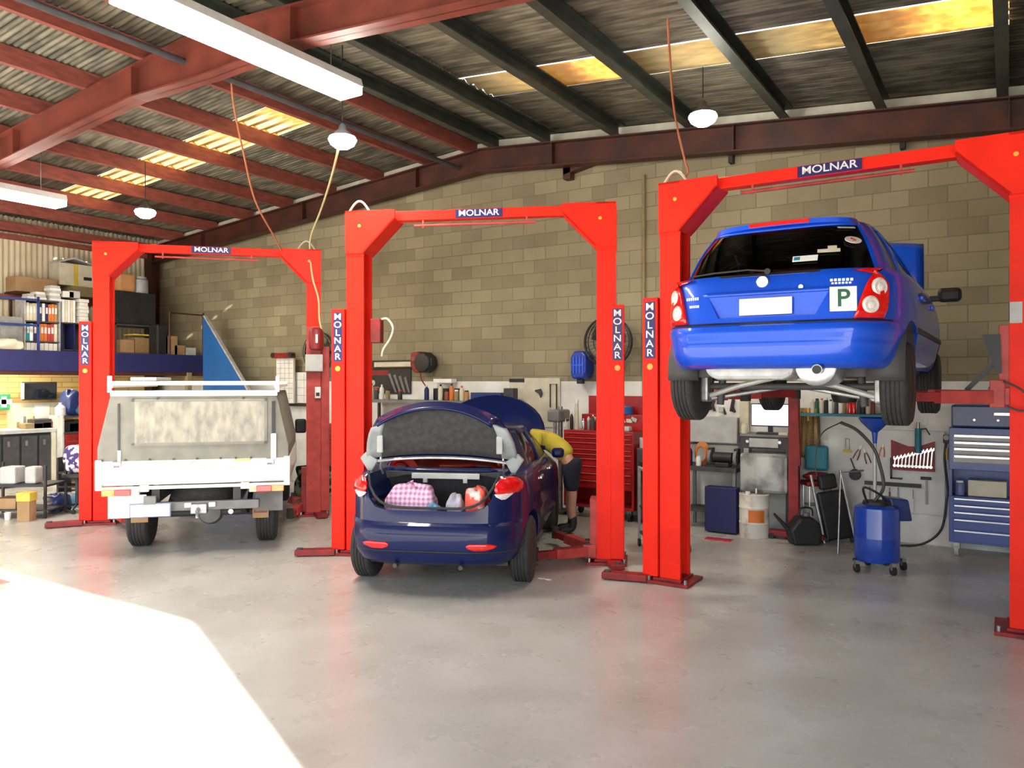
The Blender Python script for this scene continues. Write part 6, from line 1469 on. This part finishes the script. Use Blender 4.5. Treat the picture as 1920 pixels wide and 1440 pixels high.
p = fl(32, 972); simple('white_cup', MB().lathe([(.035,0),(.045,.10),(.04,.10),(.03,.01)], n=16), 'white', 'small white cup on the floor left of the brown carton', 'cup', loc=(p.x, p.y-.12, 0), smooth=True)
p = fl(128, 930)
r = T('black_rack', 'low black rack with chrome parts beside the left hoist post', 'rack', (p.x-.3, p.y+.3, 0), TH)
MB().box(-.35,.35,0,.4,.32,.36).box(-.35,.35,0,.4,.08,.11).box(-.35,-.32,0,.4,0,.6).box(.32,.35,0,.4,0,.6).build('frame', 'black', r)
for k in range(4): MB().cbox((-.2+.13*k,.12,.40),(.09,.12,.07),(.1*k,.2*k,.3*k)).build('metal_part', ('steel','light_grey')[k%2], r, bevel=.01)
# ================================================================ THE PERSON AT THE BONNET
def skin_mesh(name, verts, edges, mat, parent, sub=2, root=0, loc=(0,0,0)):
    me = bpy.data.meshes.new(name); me.from_pydata([v[:3] for v in verts], edges, []); o = bpy.data.objects.new(name, me); C.objects.link(o)
    o.modifiers.new('sk', 'SKIN').use_smooth_shade = True
    for i, v in enumerate(verts):
        rr = v[3] if isinstance(v[3], tuple) else (v[3], v[3]); me.skin_vertices[0].data[i].radius = rr; me.skin_vertices[0].data[i].use_root = (i == root)
    q = o.modifiers.new('su', 'SUBSURF'); q.levels = q.render_levels = sub
    dg = bpy.context.evaluated_depsgraph_get(); dg.update(); m2 = bpy.data.meshes.new_from_object(o.evaluated_get(dg))
    o.modifiers.clear(); o.data = m2; m2.materials.clear(); m2.materials.append(M(mat)); o.parent = parent
    for p in m2.polygons: p.use_smooth = True
    return o
dm('skin', (.55,.30,.20), (.48,.25,.16), rough=.5); dm('hivis', (.62,.50,.05), (.5,.40,.04), rough=.8); dm('shorts', (.012,.015,.03), rough=.9); dm('hair', (.03,.02,.012), rough=.8, scale=30)
c = c2w(.72, 9.86)
per = T('person', 'person in a yellow shirt and dark shorts bending into the sedan engine bay', 'person', (c[0], c[1], 0), TH)
# local: x right in the picture, y away; leaning to -x
V = [(.01,.0,.92,(.10,.085)),                                            # 0 pelvis
     (-.08,.03,1.03,(.105,.09)),(-.26,.07,1.17,(.16,.12)),(-.40,.10,1.24,(.15,.10)),(-.47,.12,1.25,.055),(-.53,.13,1.24,.06),   # spine, chest, neck
     (-.58,.14,1.21,(.085,.075)),(-.66,.15,1.14,(.09,.08)),(-.70,.15,1.06,.05),                                    # head, chin
     (.03,-.10,.84,.075),(.04,-.12,.50,.062),(.03,-.11,.34,.060),(.05,-.11,.09,.038),(-.04,-.12,.035,.035),(-.13,-.12,.03,.03),     # right leg
     (.03,.11,.84,.075),(.03,.13,.50,.062),(.02,.13,.34,.060),(.05,.14,.09,.038),(-.04,.14,.035,.035),(-.13,.14,.03,.03),       # left leg
     (-.40,-.09,1.23,.065),(-.44,-.14,1.00,.045),(-.55,-.10,.99-.10,.034),(-.64,-.07,.98-.02,.030),
     (-.40,.28,1.23,.065),(-.46,.33,1.02,.045),(-.58,.28,.98,.034),(-.66,.24,.99,.030)]
E = [(0,1),(1,2),(2,3),(3,4),(4,5),(5,6),(6,7),(7,8),(0,9),(9,10),(10,11),(11,12),(12,13),(13,14),(0,15),(15,16),(16,17),(17,18),(18,19),(19,20),(3,21),(21,22),(22,23),(23,24),(3,25),(25,26),(26,27),(27,28)]
for hx, hy, hz, s in ((-.64,-.07,.96,-1),(-.66,.24,.99,1)):              # palm and five fingers
    w0 = 24 if s < 0 else 28; b = len(V); V.append((hx-.05,hy,hz-.03,(.032,.018))); E.append((w0, b))
    for k in range(4):
        fy = hy+(-.03+.02*k); L = (.028,.034,.032,.024)[k]; f = len(V)
        V += [(hx-.085,fy,hz-.045,.010),(hx-.085-L,fy,hz-.07,.009),(hx-.085-L*1.3,fy,hz-.10,.008)]; E += [(b,f),(f,f+1),(f+1,f+2)]
    f = len(V); V += [(hx-.05,hy-s*.035,hz-.045,.011),(hx-.08,hy-s*.045,hz-.075,.009)]; E += [(b,f),(f,f+1)]
body = skin_mesh('body', V, E, 'skin', per)
sl = lambda idx, g: [(V[i][0],V[i][1],V[i][2], (V[i][3][0]+g,V[i][3][1]+g) if isinstance(V[i][3], tuple) else V[i][3]+g) for i in idx]
sv = sl([1,1,2,3,4,21,25], .014)+[(-.42,-.12,1.09,.064),(-.44,.31,1.10,.064)]; sv = [(.03,.0,.93,(.165,.14))]+sv[1:]; sv[1] = (-.12,.03,1.08,(.16,.14))
skin_mesh('shirt', sv, [(0,1),(1,2),(2,3),(3,4),(3,5),(3,6),(5,7),(6,8)], 'hivis', per)
hv = [(.05,.0,.90,(.195,.175)),(.03,.005,.95,(.18,.155)),(.035,-.10,.82,.135),(.035,-.115,.62,.095),(.035,-.118,.52,.088),(.035,.11,.82,.135),(.03,.125,.62,.095),(.03,.128,.52,.088)]
skin_mesh('shorts', hv, [(0,1),(0,2),(2,3),(3,4),(0,5),(5,6),(6,7)], 'shorts', per)
for y in (-.11,.14):
    skin_mesh('boot', [(.05,y,.24,.052),(.05,y,.12,.055),(.04,y,.055,.055),(-.06,y,.045,.048),(-.14,y,.04,.042)], [(0,1),(1,2),(2,3),(3,4)], 'black', per)
hr = [(-.55,.14,1.27,.05),(-.60,.145,1.25,.085),(-.66,.15,1.19,.085)]; skin_mesh('hair', hr, [(0,1),(1,2)], 'hair', per)
for s in (-1,1):
    MB().lathe([(.001,-.012),(.010,-.006),(.012,0),(.001,.01)], (-.735,.15+s*.03,1.12), axis='X', n=12).build('eye', 'white', per, smooth=True)
    MB().cbox((-.63,.15+s*.085,1.15),(.05,.015,.03)).build('ear', 'skin', per, bevel=.007)
MB().cbox((-.745,.15,1.095),(.03,.025,.045),(0,.4,0)).build('nose', 'skin', per, bevel=.01)
# ================================================================ CAMERA
cam = bpy.data.cameras.new('camera'); co = bpy.data.objects.new('camera', cam); C.objects.link(co)
cam.sensor_width = 36; cam.lens = F/1920*36; cam.shift_y = -5/1920.0; cam.clip_start = .02; cam.clip_end = 200
co.location = (0, 0, HC); co.rotation_euler = (PI/2, 0, TH)
sc.camera = co
sc.view_settings.view_transform = 'Standard'; sc.view_settings.look = 'None'; sc.view_settings.gamma = 1; sc.view_settings.use_curve_mapping = False
sc.view_settings.exposure = 0.06
